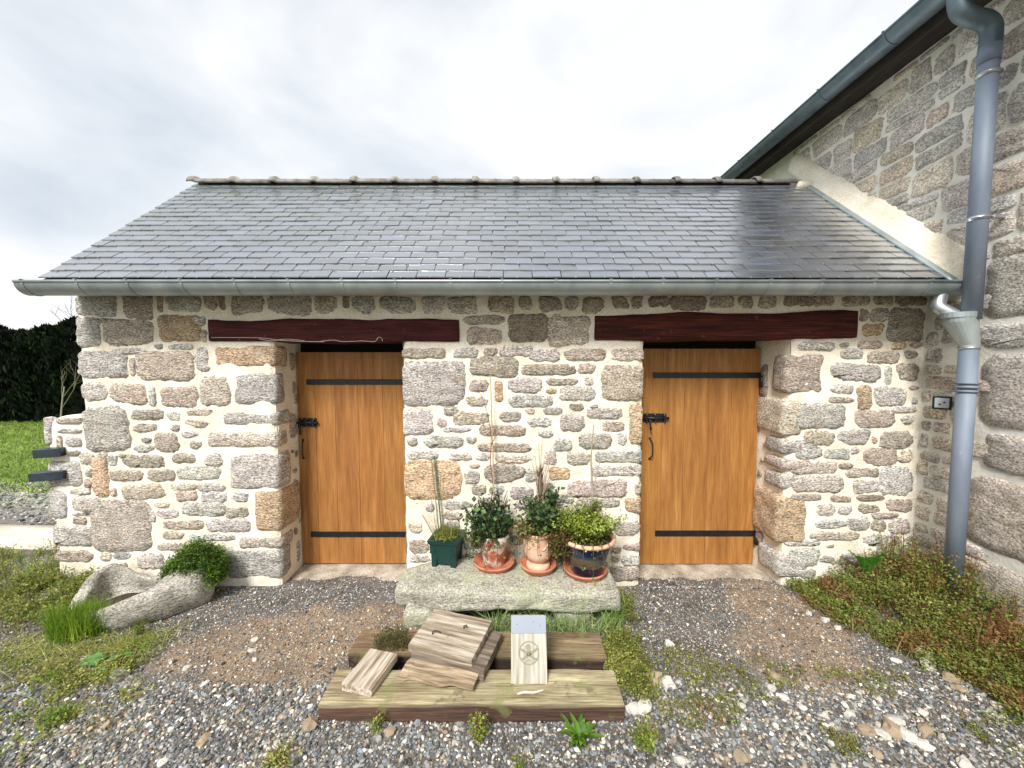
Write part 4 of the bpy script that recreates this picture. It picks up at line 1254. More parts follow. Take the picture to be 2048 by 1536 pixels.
# ---------------------------------------------------------------- granite trough
def make_trough():
    key = [(-.24, -.20), (-.02, -.21), (.16, -.17), (.33, -.03), (.46, .12), (.43, .19), (.20, .20), (-.10, .19), (-.33, .20), (-.42, .13), (-.41, -.03), (-.36, -.14)]
    rimk = [.125, .16, .215, .25, .30, .27, .19, .175, .26, .275, .18, .12]
    n = 84; ol = []; rm = []
    m = len(key)
    for i in range(n):
        t = i * m / n; k = int(t); f_ = t - k
        def cr(q):
            p0, p1, p2, p3 = q[(k - 1) % m], q[k % m], q[(k + 1) % m], q[(k + 2) % m]
            return .5 * (2 * p1 + (p2 - p0) * f_ + (2 * p0 - 5 * p1 + 4 * p2 - p3) * f_ ** 2 + (3 * p1 - p0 - 3 * p2 + p3) * f_ ** 3)
        ol.append((cr([q[0] for q in key]), cr([q[1] for q in key]))); rm.append(cr(rimk))
    O = np.array(ol); Rm = np.array(rm); hc = np.array([-.07, .01]); I = hc + (O - hc) * .77; I[:, 0] = np.minimum(I[:, 0], .17 + .15 * (I[:, 0] - .17).clip(0))
    rows = []
    def row(P, z): rows.append(np.c_[P, np.broadcast_to(z, n)])
    for sc_o, fz in ((.80, -.03), (.90, .10), (.98, .32), (1.02, .55), (1.01, .78), (.97, .93)): row(np.c_[O * sc_o], Rm * fz)
    for t in (.12, .4, .7): row(O * .97 * (1 - t) + I * t, Rm * (1.0 if t > .3 else .985))
    for sc_i, fz in ((1.0, .93), (.98, .72), (.95, .45), (.88, .22), (.6, .18), (.25, .17)): row(hc + (I - hc) * sc_i, Rm * fz)
    V = np.concatenate(rows); k = len(rows)
    ctr = V.mean(0); nrm = V - np.array([0, 0, .1]); nrm /= np.linalg.norm(nrm, axis=1, keepdims=True)
    V = V + nrm * (fbm(V, 7, 3, 83) * .026 + fbm(V, 22, 3, 84) * .012)[:, None]
    # one broken notch in the front left rim and chipped shoulders
    F = [(r * n + i, r * n + (i + 1) % n, (r + 1) * n + (i + 1) % n, (r + 1) * n + i) for r in range(k - 1) for i in range(n)]
    F.append(tuple(range(n))[::-1]); F.append(tuple((k - 1) * n + i for i in range(n)))
    o = mesh_obj('stone_trough', V, F, M['trough'], None, True); o.location = (-2.70, -.335, G - .01); o.rotation_euler = (0, 0, R(-3)); return o
tr = make_trough()
lathe('soil', [(0, .075), (.13, .072), (.17, .06)], M['soil'], tr, 24).location = (-.11, .01, 0)  # dark soil-coloured disc, added so the hollow's floor looks shaded
tag(tr, 'weathered hollowed granite trough lying on the gravel by the wall', 'trough')

# ---------------------------------------------------------------- grass and weed makers
def blades(cx, cy, cz, h, lean, wd, seed, cols, seg=4):
    g = np.random.default_rng(seed); n = len(cx)
    a = g.uniform(0, 6.283, n); dx, dy = np.cos(a) * lean, np.sin(a) * lean
    sa = a + g.normal(size=n) * .6 + 1.57; sx, sy = np.cos(sa) * wd, np.sin(sa) * wd
    V = []
    for k in range(seg + 1):
        t = k / seg; bx = cx + dx * t ** 1.8; by = cy + dy * t ** 1.8; bz = cz + h * (t - .38 * (lean / np.maximum(h, 1e-3)) * t ** 2.2 * .8)
        w_ = (1 - t ** 1.5) * .5 + .04
        V.append(np.stack([np.c_[bx - sx * w_, by - sy * w_, bz], np.c_[bx + sx * w_, by + sy * w_, bz]], 1))
    V = np.stack(V, 1)                       # n, seg+1, 2, 3
    idx = np.arange(n * (seg + 1) * 2).reshape(n, seg + 1, 2)
    F = np.stack([idx[:, :-1, 0], idx[:, :-1, 1], idx[:, 1:, 1], idx[:, 1:, 0]], -1).reshape(-1, 4)
    c = np.repeat(leaf_cols(cols, n, seed, .25, np.c_[cx, cy, cz], 8), (seg + 1) * 2, 0)
    return V.reshape(-1, 3), F, c
def grass(name, pts, h, lean, wd, seed, cols, parent=None, z=None):
    g = np.random.default_rng(seed); pts = np.asarray(pts); n = len(pts)
    zz = ground_z(pts[:, 0], pts[:, 1]) if z is None else np.full(n, z)
    v, f, c = blades(pts[:, 0], pts[:, 1], zz - .005, g.uniform(h * .45, h, n), g.uniform(.1, 1, n) * lean, g.uniform(.6, 1.2, n) * wd, seed, cols)
    return mesh_obj(name, v, f, M['leaf'], parent, False, cols=c)
def disc(n, cx, cy, rx, ry, seed, pw=.5):
    g = np.random.default_rng(seed); a = g.uniform(0, 6.283, n); r = g.random(n) ** pw
    return np.c_[cx + np.cos(a) * r * rx, cy + np.sin(a) * r * ry]
def strip_pts(n, line, wid, seed, thr=None):
    """points scattered along a polyline, with noise gaps"""
    g = np.random.default_rng(seed); line = np.array(line); t = g.random(n) * (len(line) - 1); i = np.floor(t).astype(int); fr = (t - i)[:, None]
    p = line[i] * (1 - fr) + line[i + 1] * fr + g.normal(size=(n, 2)) * wid
    if thr is not None: p = p[fbm(np.c_[p, np.zeros(n)], 4, 3, seed) > thr]
    return p
def weeds(name, base, hgt, nl, leaf, cols, scol, seed, parent=None, spread=.12, z=None, ratio=.6):
    """leafy weed stems: each base point carries a leaning stem with small leaves along it"""
    g = np.random.default_rng(seed); base = np.asarray(base); n = len(base)
    hh = (hgt(base) if callable(hgt) else np.full(n, hgt)) * g.uniform(.45, 1.1, n)
    zz = (ground_z(base[:, 0], base[:, 1]) if z is None else (z(base) if callable(z) else np.full(n, z)))
    a = g.uniform(0, 6.283, n); ln = g.uniform(.2, 1, n) * spread
    t = g.random((n, nl)) ** .7
    cen = np.stack([base[:, 0:1] + np.cos(a)[:, None] * ln[:, None] * t ** 1.5, base[:, 1:2] + np.sin(a)[:, None] * ln[:, None] * t ** 1.5, zz[:, None] + hh[:, None] * t], -1).reshape(-1, 3)
    cen += g.normal(size=cen.shape) * leaf * .9
    ax = g.normal(size=cen.shape); ax[:, 2] = np.abs(ax[:, 2]) * .6
    v, f = leaves_vf(cen, ax, g.uniform(.6, 1.4, len(cen)) * leaf, ratio, seed)
    c = np.repeat(leaf_cols(cols, len(cen), seed, .3, cen, 7), 4, 0)
    # stems as thin strips
    sv = []; w_ = leaf * .09
    for tt in (0, .5, 1): sv.append(np.c_[base[:, 0] + np.cos(a) * ln * tt ** 1.5, base[:, 1] + np.sin(a) * ln * tt ** 1.5, zz + hh * tt])
    sv = np.stack(sv, 1); sd = np.c_[-np.sin(a), np.cos(a), 0 * a][:, None, :] * w_
    V = np.stack([sv - sd, sv + sd], 2).reshape(-1, 3); idx = np.arange(n * 6).reshape(n, 3, 2) + len(v)
    F = np.stack([idx[:, :-1, 0], idx[:, :-1, 1], idx[:, 1:, 1], idx[:, 1:, 0]], -1).reshape(-1, 4)
    cc = np.tile(np.array(scol[:3]), (len(V), 1))
    return mesh_obj(name, np.concatenate([v, V]), np.concatenate([f, F]), M['leaf'], parent, False, cols=np.concatenate([c, cc]))
GREEN = [C(70, 102, 30), C(108, 142, 46), C(144, 168, 68)]
OLIVE = [C(136, 104, 62), C(118, 122, 52), C(142, 152, 66), C(100, 126, 44), C(160, 164, 84)]
YGREEN = [C(130, 140, 58), C(160, 166, 78), C(182, 182, 104)]
STRAW = [C(170, 150, 100), C(196, 178, 130), C(150, 140, 80)]

# mossy plant growing in the trough
pt = disc(1500, -2.40, -.17, .20, .13, 91)
q = weeds('trough_plant', pt, lambda b: .30 * np.clip(1.05 - (((b[:, 0] + 2.38) / .24) ** 2 + ((b[:, 1] + .17) / .16) ** 2) * .8, .1, 1), 26, .016, [C(64, 92, 22), C(96, 130, 34), C(126, 158, 50)], C(80, 90, 40), 92, None, .05, z=lambda b: .05 + 0 * b[:, 0])
tag(q, 'dense dark green mossy cushion plant growing in the granite trough', 'plant')

# ---------------------------------------------------------------- stone bench slab with its pots
def slab_shape(c):
    x, y, z = c[:, 0].copy(), c[:, 1].copy(), c[:, 2].copy()
    u = x / .78
    c[:, 1] += np.where(y < 0, np.clip(-u - .55, 0, 1) * .25 * np.abs(y) / .24, -np.clip(-u - .6, 0, 1) * .35 * np.abs(y) / .24)
    c[:, 2] -= np.clip(-u - .6, 0, 1) * .09 * np.clip(z / .15, 0, 1)
    # uneven front edge
    fr_ = np.clip(-y / .24, 0, 1) ** 3
    c[:, 1] += fr_ * fbm(np.c_[x, 0 * x, z * 2], 3.2, 3, 5) * .05
    c[:, 2] += np.where(z < .05, fr_ * (fbm(np.c_[x, 0 * x, 0 * x], 4, 3, 6) * .04), 0)
    c[:, 2] -= fr_ * np.clip(z / .15, 0, 1) * .02
    return c
sb = rough_box('stone_bench', (1.57, .47, .155), M['slab'], None, bev=.035, cell=.022, amp=.016, nsc=5, seed=95, loc=(-.045, -.255, .02), shape=slab_shape, amp2=.007)
tag(sb, 'long rough granite slab bench against the wall carrying flower pots', 'bench')
for i, (x, y, a, b, h, lab) in enumerate([(-.64, -.40, .22, .2, .135, 'pale rubble block propping the granite slab bench behind the timber boards'), (.42, -.36, .26, .2, .135, 'mossy granite block propping the granite slab bench behind the grass')]):
    o = rough_box('support_stone', (a, b, h), M['slab'], None, bev=.04, cell=.03, amp=.025, nsc=7, seed=97 + i, loc=(x, y, G - .02)); tag(o, lab, 'stone')

ZS = 0.176
# green plastic planter
gp = empty('green_planter', (-.50, -.105, ZS), (0, 0, R(-9))); gp.scale = (1.16, 1.16, 1.12); tag(gp, 'square dark green plastic planter with wispy grass and canes', 'planter')
def frustum(name, w0, w1, z0, z1, mat, parent, th=.006, d0=None, d1=None):
    d0 = d0 or w0; d1 = d1 or w1
    v = [(-w0, -d0, z0), (w0, -d0, z0), (w0, d0, z0), (-w0, d0, z0), (-w1, -d1, z1), (w1, -d1, z1), (w1, d1, z1), (-w1, d1, z1)]
    v += [(a * (1 - th / w1), b * (1 - th / w1), z1) for a, b, c in v[4:8]] + [(a * (1 - th / w0), b * (1 - th / w0), z0 + .02) for a, b, c in v[0:4]]
    f = [(3, 2, 1, 0), (0, 1, 5, 4), (1, 2, 6, 5), (2, 3, 7, 6), (3, 0, 4, 7), (4, 5, 9, 8), (5, 6, 10, 9), (6, 7, 11, 10), (7, 4, 8, 11), (8, 9, 13, 12), (9, 10, 14, 13), (10, 11, 15, 14), (11, 8, 12, 15), (12, 13, 14, 15)]
    return mesh_obj(name, v, f, M[mat], parent)
frustum('body', .072, .092, .022, .172, 'green_plastic', gp)
frustum('rim', .096, .102, .160, .186, 'green_plastic', gp, .018)
for sx in (-1, 1):
    for sy in (-1, 1):
        o = frustum('foot', .016, .019, 0, .10, 'green_plastic', gp); o.location = (sx * .063, sy * .063, 0)
        o = frustum('corner_rib', .016, .016, .095, .165, 'green_plastic', gp); o.location = (sx * .072, sy * .072, 0)
mesh_obj('soil', [(-.085, -.085, .16), (.085, -.085, .16), (.085, .085, .16), (-.085, .085, .16)], [(0, 1, 2, 3)], M['soil'], gp)
grass('grass_plant', disc(420, 0, .0, .085, .085, 101), .13, .06, .0035, 102, [C(90, 110, 40), C(130, 146, 64), C(160, 160, 90)], gp, .16)
weeds('low_moss', disc(300, 0, 0, .08, .08, 103), .05, 8, .010, YGREEN, C(120, 120, 60), 104, gp, .03, z=.16)
stems_obj('cane', [[(-.06, .02, .16), (-.115, .03, .70)], [(-.03, .0, .16), (-.045, .01, .56)], [(-.085, 0, .16), (-.18, .02, .31)], [(.04, -.05, .16), (.05, -.05, .29)], [(-.0, -.04, .16), (-.01, -.05, .35)]], [[.0045, .004], [.003, .002], [.004, .003], [.004, .0035], [.002, .001]], C(150, 132, 96), 'twig', gp, 5)
stems_obj('green_cane', [[(-.05, .04, .16), (-.10, .05, .72)]], [[.005, .0045]], C(70, 110, 90), 'twig', gp, 6)
weeds('wisps', np.array([[-.08, .02], [-.07, -.02], [-.06, .03], [-.085, .01]]), .42, 9, .018, [C(120, 140, 90), C(150, 160, 110)], C(140, 132, 90), 105, gp, .16, z=.16, ratio=.3)

def saucer(loc, r, lab):
    s = lathe('plant_saucer', [(0, .004), (r * .72, .004), (r * .74, 0), (r * .80, .0), (r * .97, .036), (r, .042), (r * .985, .05), (r * .94, .048), (r * .78, .014), (0, .012)], M['terracotta'], None, 44)
    s.location = loc; tag(s, lab, 'saucer')
saucer((-.135, -.165, ZS), .158, 'terracotta saucer under the flaking whitewashed pot')
saucer((.195, -.205, ZS), .138, 'deep terracotta saucer under the pale garlanded urn')
saucer((.535, -.255, ZS - .004), .163, 'terracotta saucer under the dark blue glazed pot')

def pot_thing(name, loc, label, cat='plant pot', rot=0):
    e = empty(name, loc, (0, 0, rot)); tag(e, label, cat, None); return e
# whitewashed terracotta pot
pa = pot_thing('flower_pot', (-.135, -.15, ZS + .014), 'terracotta pot with flaking whitewash, leafy plant and bamboo stake', 'flower pot')
lathe('pot', [(0, 0), (.078, 0), (.082, .006), (.088, .05), (.098, .10), (.106, .165), (.109, .17), (.116, .172), (.119, .205), (.117, .232), (.110, .236), (.104, .23), (.100, .19), (0, .19)], M['whitewashed'], pa, 40)
lathe('soil', [(0, .212), (.104, .208)], M['soil'], pa, 30)
def bush(parent, n, cx, cy, rx, ry, z0, h, leaf, cols, seed, ratio=.75, droop=0.0, name='foliage', nl=7):
    base = disc(n, cx, cy, rx * .55, ry * .55, seed)
    return weeds(name, base, lambda b: h * np.clip(1.1 - (((b[:, 0] - cx) / rx) ** 2 + ((b[:, 1] - cy) / ry) ** 2), .3, 1), nl, leaf, cols, C(76, 66, 40), seed, parent, max(rx, ry) * .75, z=z0, ratio=ratio)
DKG = [C(34, 58, 34), C(50, 80, 44), C(74, 106, 58), C(112, 136, 84)]
bush(pa, 170, -.02, -.03, .20, .16, .20, .28, .030, DKG, 111, nl=8); bush(pa, 30, -.03, -.02, .24, .18, .22, .30, .040, DKG[1:], 113, nl=6)
bush(pa, 60, -.12, -.06, .10, .09, .16, .18, .026, [C(74, 96, 44), C(110, 126, 64), C(136, 132, 84)], 112)
def trail(parent, pts, seed, cols, leaf=.022, n=16, name='trailing_stem'):
    g = np.random.default_rng(seed); cv = smooth_curve(pts, 8)
    idx = g.integers(0, len(cv), n); cen = np.array([cv[i][:] for i in idx]) + g.normal(size=(n, 3)) * leaf * .7
    v, f = leaves_vf(cen, g.normal(size=(n, 3)), g.uniform(.6, 1.3, n) * leaf, .7, seed)
    sv, sf = tube_vf(cv, .0022, 4, False); o_ = len(v)
    c = np.concatenate([np.repeat(leaf_cols(cols, n, seed, .25), 4, 0), np.tile(np.array(C(104, 88, 56)[:3]), (len(sv), 1))])
    return mesh_obj(name, np.concatenate([v, np.array(sv)]), [tuple(q) for q in f] + [tuple(i + o_ for i in q) for q in sf], M['leaf'], parent, False, cols=c)
for i in range(9):
    a = R(170 + i * 22); x, y = math.cos(a), math.sin(a)
    trail(pa, [(x * .06, y * .06, .23), (x * .13, y * .13, .27 - .01 * i % 3), (x * .165, y * .16, .20), (x * .175 + random.uniform(-.03, .03), y * .165, .05 + random.uniform(0, .08))], 120 + i, DKG + [C(130, 120, 70)], .024, 18)
stems_obj('bamboo_stake', [[(.0, .06, .2), (-.012, .075, .8), (-.03, .085, 1.43)]], [[.0055, .005, .004]], C(196, 164, 120), 'twig', pa, 6)
stems_obj('dead_vine', [smooth_curve([(-.01, .05, .2), (-.04, .06, .4), (-.01, .07, .55), (-.03, .07, .75), (-.025, .07, .95), (-.05, .07, 1.12), (-.09, .07, 1.25), (-.13, .075, 1.32)], 4),
                        smooth_curve([(0, .05, .3), (.02, .05, .42), (-.03, .05, .46), (-.02, .06, .36), (.01, .06, .33)], 4), smooth_curve([(-.02, .07, .9), (.01, .05, .96), (.05, .05, .99)], 4), smooth_curve([(-.01, .07, .72), (.03, .05, .76), (.07, .05, .77), (.12, .04, .75)], 4)],
          [[.0045 - .0001 * k for k in range(29)], [.0025] * 17, [.0028] * 9, [.003] * 13], C(122, 84, 60), 'twig', pa, 5)
# pale urn with garland relief
pb = pot_thing('garden_urn', (.195, -.20, ZS + .014), 'pale pink terracotta urn with moulded garland and dead spiky stalk', 'urn')
lathe('urn_bowl', [(0, .045), (.05, .045), (.056, .052), (.085, .075), (.100, .105), (.106, .14), (.106, .19), (.104, .235), (.106, .25), (.116, .258), (.118, .272), (.112, .28), (.104, .276), (.098, .255), (0, .255)], M['pale_terracotta'], pb, 44)
lathe('urn_foot', [(0, 0), (.084, 0), (.088, .008), (.088, .026), (.080, .036), (.058, .044), (.054, .054), (0, .054)], M['pale_terracotta'], pb, 40)
def rel(a, z): return (math.cos(a) * .1065, math.sin(a) * .1065, z)
gl = []
for k in range(6):
    a0 = R(-90 + 60 * k - 15)
    sp = []
    for s in range(18):
        t = s / 17; an = t * 4.2 * math.pi; r_ = .026 * (1 - t * .75)
        sp.append(rel(a0 + math.cos(an) * r_ / .106, .195 + math.sin(an) * r_))
    gl.append(tube_vf(sp, .0042, 5))
    gl.append(tube_vf([rel(a0 + R(15) + R(32) * s / 10, .20 - .028 * math.sin(math.pi * s / 10)) for s in range(11)], [.003 + .004 * math.sin(math.pi * s / 10) for s in range(11)], 6))
v, f = join_vf(gl); mesh_obj('garland_relief', v, f, M['pale_terracotta'], pb, True)
lathe('soil', [(0, .262), (.1, .258)], M['soil'], pb, 30)
bush(pb, 160, .05, .03, .18, .14, .26, .27, .030, DKG, 131, nl=8); bush(pb, 26, .04, .0, .23, .17, .26, .28, .040, DKG[1:], 133, nl=6)
bush(pb, 110, -.06, -.03, .13, .11, .24, .13, .024, [C(84, 100, 48), C(120, 128, 66), C(150, 138, 90)], 132)
for i in range(6):
    a = R(175 + i * 30); x, y = math.cos(a), math.sin(a)
    trail(pb, [(x * .06, y * .06, .27), (x * .12, y * .12, .30), (x * .145, y * .14, .25), (x * .155, y * .14, .14 + random.uniform(-.03, .05))], 140 + i, OLIVE + DKG, .02, 14)
rb = random.Random(8); cv = []; rd = []
for i in range(26):
    a = rb.uniform(0, 6.28); s = rb.uniform(.02, .20); top = rb.uniform(.55, 1.05); st = rb.uniform(.3, .6)
    b0 = Vector((.01 + rb.gauss(0, .008), .04 + rb.gauss(0, .008), .26 + st * .35))
    cv.append(smooth_curve([b0, b0 + Vector((math.cos(a) * s * .15, math.sin(a) * s * .08, (top - st) * .35)), b0 + Vector((math.cos(a) * s * .55, math.sin(a) * s * .3, (top - st) * .8)), b0 + Vector((math.cos(a) * s, math.sin(a) * s * .5, (top - st) * rb.uniform(.7, 1.05)))], 3)); rd.append([.004, .0038, .0036, .0034, .003, .0026, .0022, .0018, .0014, .001])
stems_obj('dead_leaves', cv, rd, C(166, 146, 116), 'twig', pb, 4)
stems_obj('dead_stalk', [smooth_curve([(.01, .04, .25), (.015, .045, .45), (.02, .05, .66), (.018, .05, .74)], 3)], [[.016, .016, .015, .015, .017, .018, .016, .014, .010, .006]], C(96, 76, 62), 'twig', pb, 7)
cv = []; rd = []
for i in range(30):
    z = rb.uniform(.36, .70); a = rb.uniform(0, 6.28); b0 = Vector((.015, .045, z)); cv.append([b0, b0 + Vector((math.cos(a) * .02, math.sin(a) * .02, .05)), b0 + Vector((math.cos(a) * .035, math.sin(a) * .03, .10))]); rd.append([.004, .003, .001])
stems_obj('leaf_sheaths', cv, rd, C(120, 98, 80), 'twig', pb, 4)
# blue glazed pot
pc = pot_thing('glazed_pot', (.555, -.245, ZS + .012), 'wide dark blue glazed pot with cream rim and bright green weeds', 'flower pot'); pc.scale = (1.1, 1.08, 1.06)
prof = [(0, 0), (.105, 0), (.112, .01), (.116, .05)]
lathe('pot_base', prof + [(.118, .066)], M['blue_glaze'], pc, 44)
lathe('pot_band', [(.1185, .0662), (.126, .09), (.142, .14)], M['olive_glaze'], pc, 44)
lathe('pot_body', [(.1422, .1402), (.156, .18), (.166, .212), (.168, .222)], M['blue_glaze'], pc, 44)
lathe('pot_rim', [(.168, .2222), (.180, .224), (.186, .236), (.180, .248), (.168, .250), (.158, .24), (.150, .2), (0, .2)], M['pale_terracotta'], pc, 44)
lathe('soil', [(0, .232), (.156, .226)], M['soil'], pc, 30)
BG = [C(96, 112, 30), C(128, 148, 44), C(158, 176, 66), C(176, 188, 92)]
bush(pc, 560, -.03, .01, .24, .19, .23, .21, .015, BG, 151, nl=14)
bush(pc, 200, -.19, -.04, .12, .11, .15, .19, .015, [C(120, 96, 50), C(116, 120, 50), C(140, 146, 60)], 152, nl=10)
for i in range(10):
    a = R(150 + i * 17); x, y = math.cos(a), math.sin(a)
    trail(pc, [(x * .12, y * .12, .25), (x * .18, y * .18, .265), (x * .215, y * .21, .18), (x * .225, y * .21, .08 + random.uniform(-.04, .06))], 160 + i, OLIVE + BG, .015, 22)
stems_obj('bare_twig', [smooth_curve([(.03, .08, .22), (.045, .085, .5), (.035, .09, .75), (.05, .09, 1.0)], 4), smooth_curve([(.04, .085, .42), (.06, .08, .58), (.09, .085, .72), (.12, .09, .78)], 4), smooth_curve([(.055, .06, .22), (.045, .08, .35), (.04, .085, .45)], 4)],
          [[.009 - .0005 * k for k in range(13)], [.004 - .0002 * k for k in range(13)], [.012 - .0006 * k for k in range(9)]], C(168, 154, 140), 'twig', pc, 6)

# ---------------------------------------------------------------- timbers, boards and the sign
def stain(c, n, top, side, red=0.0):
    """bleached top, red-brown creosoted sides, some red patches on top"""
    t = np.clip(fbm(np.c_[c[:, 0], c[:, 1] * 2, 0 * c[:, 0]], 2.3, 3, 12) * 2.2 - .35 + red * 3, 0, 1)[:, None]
    tp = np.array(top[:3]) * (1 - t) + np.array(C(122, 90, 72)[:3]) * t
    u = (n[:, 2:3] > .5) * 1.0
    return tp * u + np.array(side[:3]) * (1 - u)
def beam(name, x0, x1, y0, y1, z0, z1, col, seed, lab, mat='sleeper', amp=.005, rot=0, shape=None, tones=None):
    o = rough_box(name, (x1 - x0, y1 - y0, z1 - z0), M[mat], None, bev=.004, cell=.022, amp=amp, nsc=5, seed=seed, loc=((x0 + x1) / 2, (y0 + y1) / 2, z0), rot=(0, 0, rot), color=col, shape=shape, amp2=.0012, sharp=True, tones=tones)
    tag(o, lab, 'timber'); return o
def sleeper_sh(c):
    c[:, 2] += (c[:, 2] > .05) * (fbm(np.c_[c[:, 0], c[:, 1] * 3, 0 * c[:, 0]], 4, 2, 4) * .006 - .008 * np.exp(-((c[:, 1] - .02) / .012) ** 2) * (c[:, 0] > -.1))
    return c
beam('timber_sleeper', -.965, .562, -1.183, -.968, G - .01, .02, None, 171, 'long mossy timber sleeper lying in front of the board pile', shape=sleeper_sh, tones=lambda c, n: stain(c, n, C(166, 156, 124), C(80, 58, 46)))
beam('timber_sleeper', -.955, .548, -.865, -.655, G - .01, .018, None, 172, 'dark reddish timber sleeper half covered by stacked boards', shape=sleeper_sh, rot=R(-1.5), tones=lambda c, n: stain(c, n, C(128, 112, 86), C(62, 46, 38), .06))
def board(name, cx, cy, z, L_, wd, t, rz, tilt, col, seed, lab, shape=None, rx=0, amp=.003):
    o = rough_box(name, (L_, wd, t), M['grey_wood'], None, bev=.003, cell=.018, amp=amp, nsc=6, seed=seed, loc=(cx, cy, z), rot=(rx, tilt, rz), color=col, shape=shape, amp2=.001, sharp=True)
    tag(o, lab, 'board'); return o
def ragged(c):
    k = c[:, 0] < -.18
    c[:, 0] += k * fbm(np.c_[c[:, 1] * 4, c[:, 2] * 6, 0 * c[:, 0]], 6, 3, 3) * .05
    return c
def warped(c):
    c[:, 2] += .10 * c[:, 1] ** 2 * 4 + .012 * np.sin(c[:, 0] * 9) + (c[:, 0] < -.16) * fbm(np.c_[c[:, 0], c[:, 1], 0 * c[:, 0]], 20, 2, 4) * .014
    c[:, 1] += (c[:, 1] < -.05) * fbm(np.c_[c[:, 0], 0 * c[:, 0], 0 * c[:, 0]], 9, 2, 8) * .02
    return c
board('wooden_board', -.385, -1.01, .035, .42, .17, .022, R(-14), R(2), (.86, .74, .58, 1), 181, 'short curled honey-brown plank with a knotty end under the board stack', warped)
board('wooden_board', -.315, -.84, .024, .44, .31, .055, R(-17), 0, (.46, .41, .38, 1), 182, 'thick blackened board beneath the topmost grey board', ragged)
top_b = board('wooden_board', -.355, -.815, .083, .40, .30, .044, R(-19), R(-1.5), (.92, .88, .82, 1), 183, 'weathered grey board with nails, topmost of the stack', rx=R(5))
for nail in ([(-.10, -.045, .046), (-.098, -.045, .060), (-.085, -.037, .066), (-.062, -.034, .062), (-.055, -.034, .056)], [(.06, .045, .046), (.062, .045, .062), (.075, .052, .064), (.08, .042, .058)]): stems_obj('bent_nail', [nail], [[.0045] * len(nail)], C(70, 60, 54), 'twig', top_b, 5)
board('wooden_board', -.765, -1.005, .022, .25, .175, .042, R(76), 0, (1.15, 1.1, 1.06, 1), 184, 'short pale grooved board lying across both sleepers')
stk = stems_obj('driftwood_stick', [smooth_curve([(-.065, -.012, .006), (-.03, -.004, .009), (.02, -.004, .008), (.07, .012, .007)], 4)], [[.003, .005, .006, .006, .007, .007, .006, .006, .006, .006, .005, .004, .003]], C(206, 196, 178), 'twig', None, 6)
stk.location = (.092, -1.122, .022); tag(stk, 'thin bleached stick on the front sleeper below the sign', 'stick')
# little sign with a branded figure and mirror strip
sg = empty('wooden_sign', (.091, -1.065, .021), (R(-21), 0, 0)); tag(sg, 'small pale wooden sign with circled figure and mirrored top strip', 'sign')
HW, HH = .096, .318
bev_box('panel', -HW, HW, 0, .022, 0, HH, M['sign_wood'], sg, .0015, 1)
bev_box('mirror_strip', -HW + .0005, HW - .0005, -.004, -.0005, HH * .735, HH - .0005, M['mirror'], sg, .0008, 1)
for a, b in ((-.07, .0), (.03, .012), (.07, -.006)): tube('screw', [(a * .9, -.004, HH * .87 + b), (a * .9, -.0052, HH * .87 + b)], .0022, M['bracket'], sg, 8)
ez = HH * .445; er = .053
def ring2(cx, cz, r, t, a0=0, a1=360, n=40):
    v = []; f = []
    for i in range(n + 1):
        a = R(a0 + (a1 - a0) * i / n)
        for rr_ in (r - t / 2, r + t / 2): v += [(cx + math.cos(a) * rr_, -.0022, cz + math.sin(a) * rr_), (cx + math.cos(a) * rr_, .002, cz + math.sin(a) * rr_)]
    for i in range(n):
        o_ = i * 4; q = o_ + 4; f += [(o_, o_ + 2, q + 2, q), (o_ + 2, o_ + 3, q + 3, q + 2), (o_ + 1, o_, q, q + 1)]
    return v, f
em = [ring2(0, ez, er, .0052)]
em.append(ring2(-.004, ez + er * .50, .0075, .0150, n=24))
def limb(pts, w0, w1):
    v = []; f = []; n = len(pts)
    for i, (x, z) in enumerate(pts):
        a = pts[max(i - 1, 0)]; b = pts[min(i + 1, n - 1)]; dx, dz = b[0] - a[0], b[1] - a[1]; l = math.hypot(dx, dz) or 1
        t = i / (n - 1); w_ = w0 * (1 - t) + w1 * t
        v += [(x - dz / l * w_, -.002, z + dx / l * w_), (x + dz / l * w_, -.002, z - dx / l * w_)]
    for i in range(n - 1): f.append((2 * i, 2 * i + 1, 2 * i + 3, 2 * i + 2))
    return v, f
for s in (-1, 1):
    em.append(limb([(s * .004, ez - .004), (s * .022, ez + .006), (s * .038, ez + .015), (s * .049, ez + .021)], .0085, .004))
    em.append(limb([(s * .004, ez - .004), (s * .016, ez - .018), (s * .030, ez - .027), (s * .045, ez - .030)], .0085, .004))
em.append(limb([(0, ez + .012), (0, ez - .016)], .009, .009))
em.append(ring2(0, ez - er * .98, .020, .004, 25, 155, 16))
v, f = join_vf(em); mesh_obj('figure_emblem', v, f, M['burn'], sg)
st_ = bev_box('rear_strut', -.03, .03, 0, .02, 0, .27, M['grey_wood'], sg, .002, 1); st_.location = (0, .115, -.012 + .045); st_.rotation_euler = (R(38) - R(18), 0, 0)
# white string along the foot of the left lintel
ws = stems_obj('white_string', [smooth_curve([(-2.32, -.014, 1.905), (-1.95, -.016, 1.902), (-1.80, -.016, 1.885), (-1.62, -.016, 1.875), (-1.45, -.016, 1.872)], 5), smooth_curve([(-1.95, -.016, 1.895), (-1.86, -.016, 1.880), (-1.74, -.016, 1.892), (-1.6, -.016, 1.88)], 5), smooth_curve([(-1.5, -.016, 1.872), (-1.38, -.017, 1.885), (-1.3, -.017, 1.873), (-1.15, -.016, 1.878), (-1.06, -.016, 1.874), (-1.03, -.018, 1.905), (-1.005, -.018, 1.90), (-1.0, -.016, 1.875)], 4)], [[.003] * 21, [.0028] * 16, [.0028] * 29], C(205, 190, 184), 'twig', None, 4)
tag(ws, 'thin white string looped along the bottom of a red lintel', 'string')

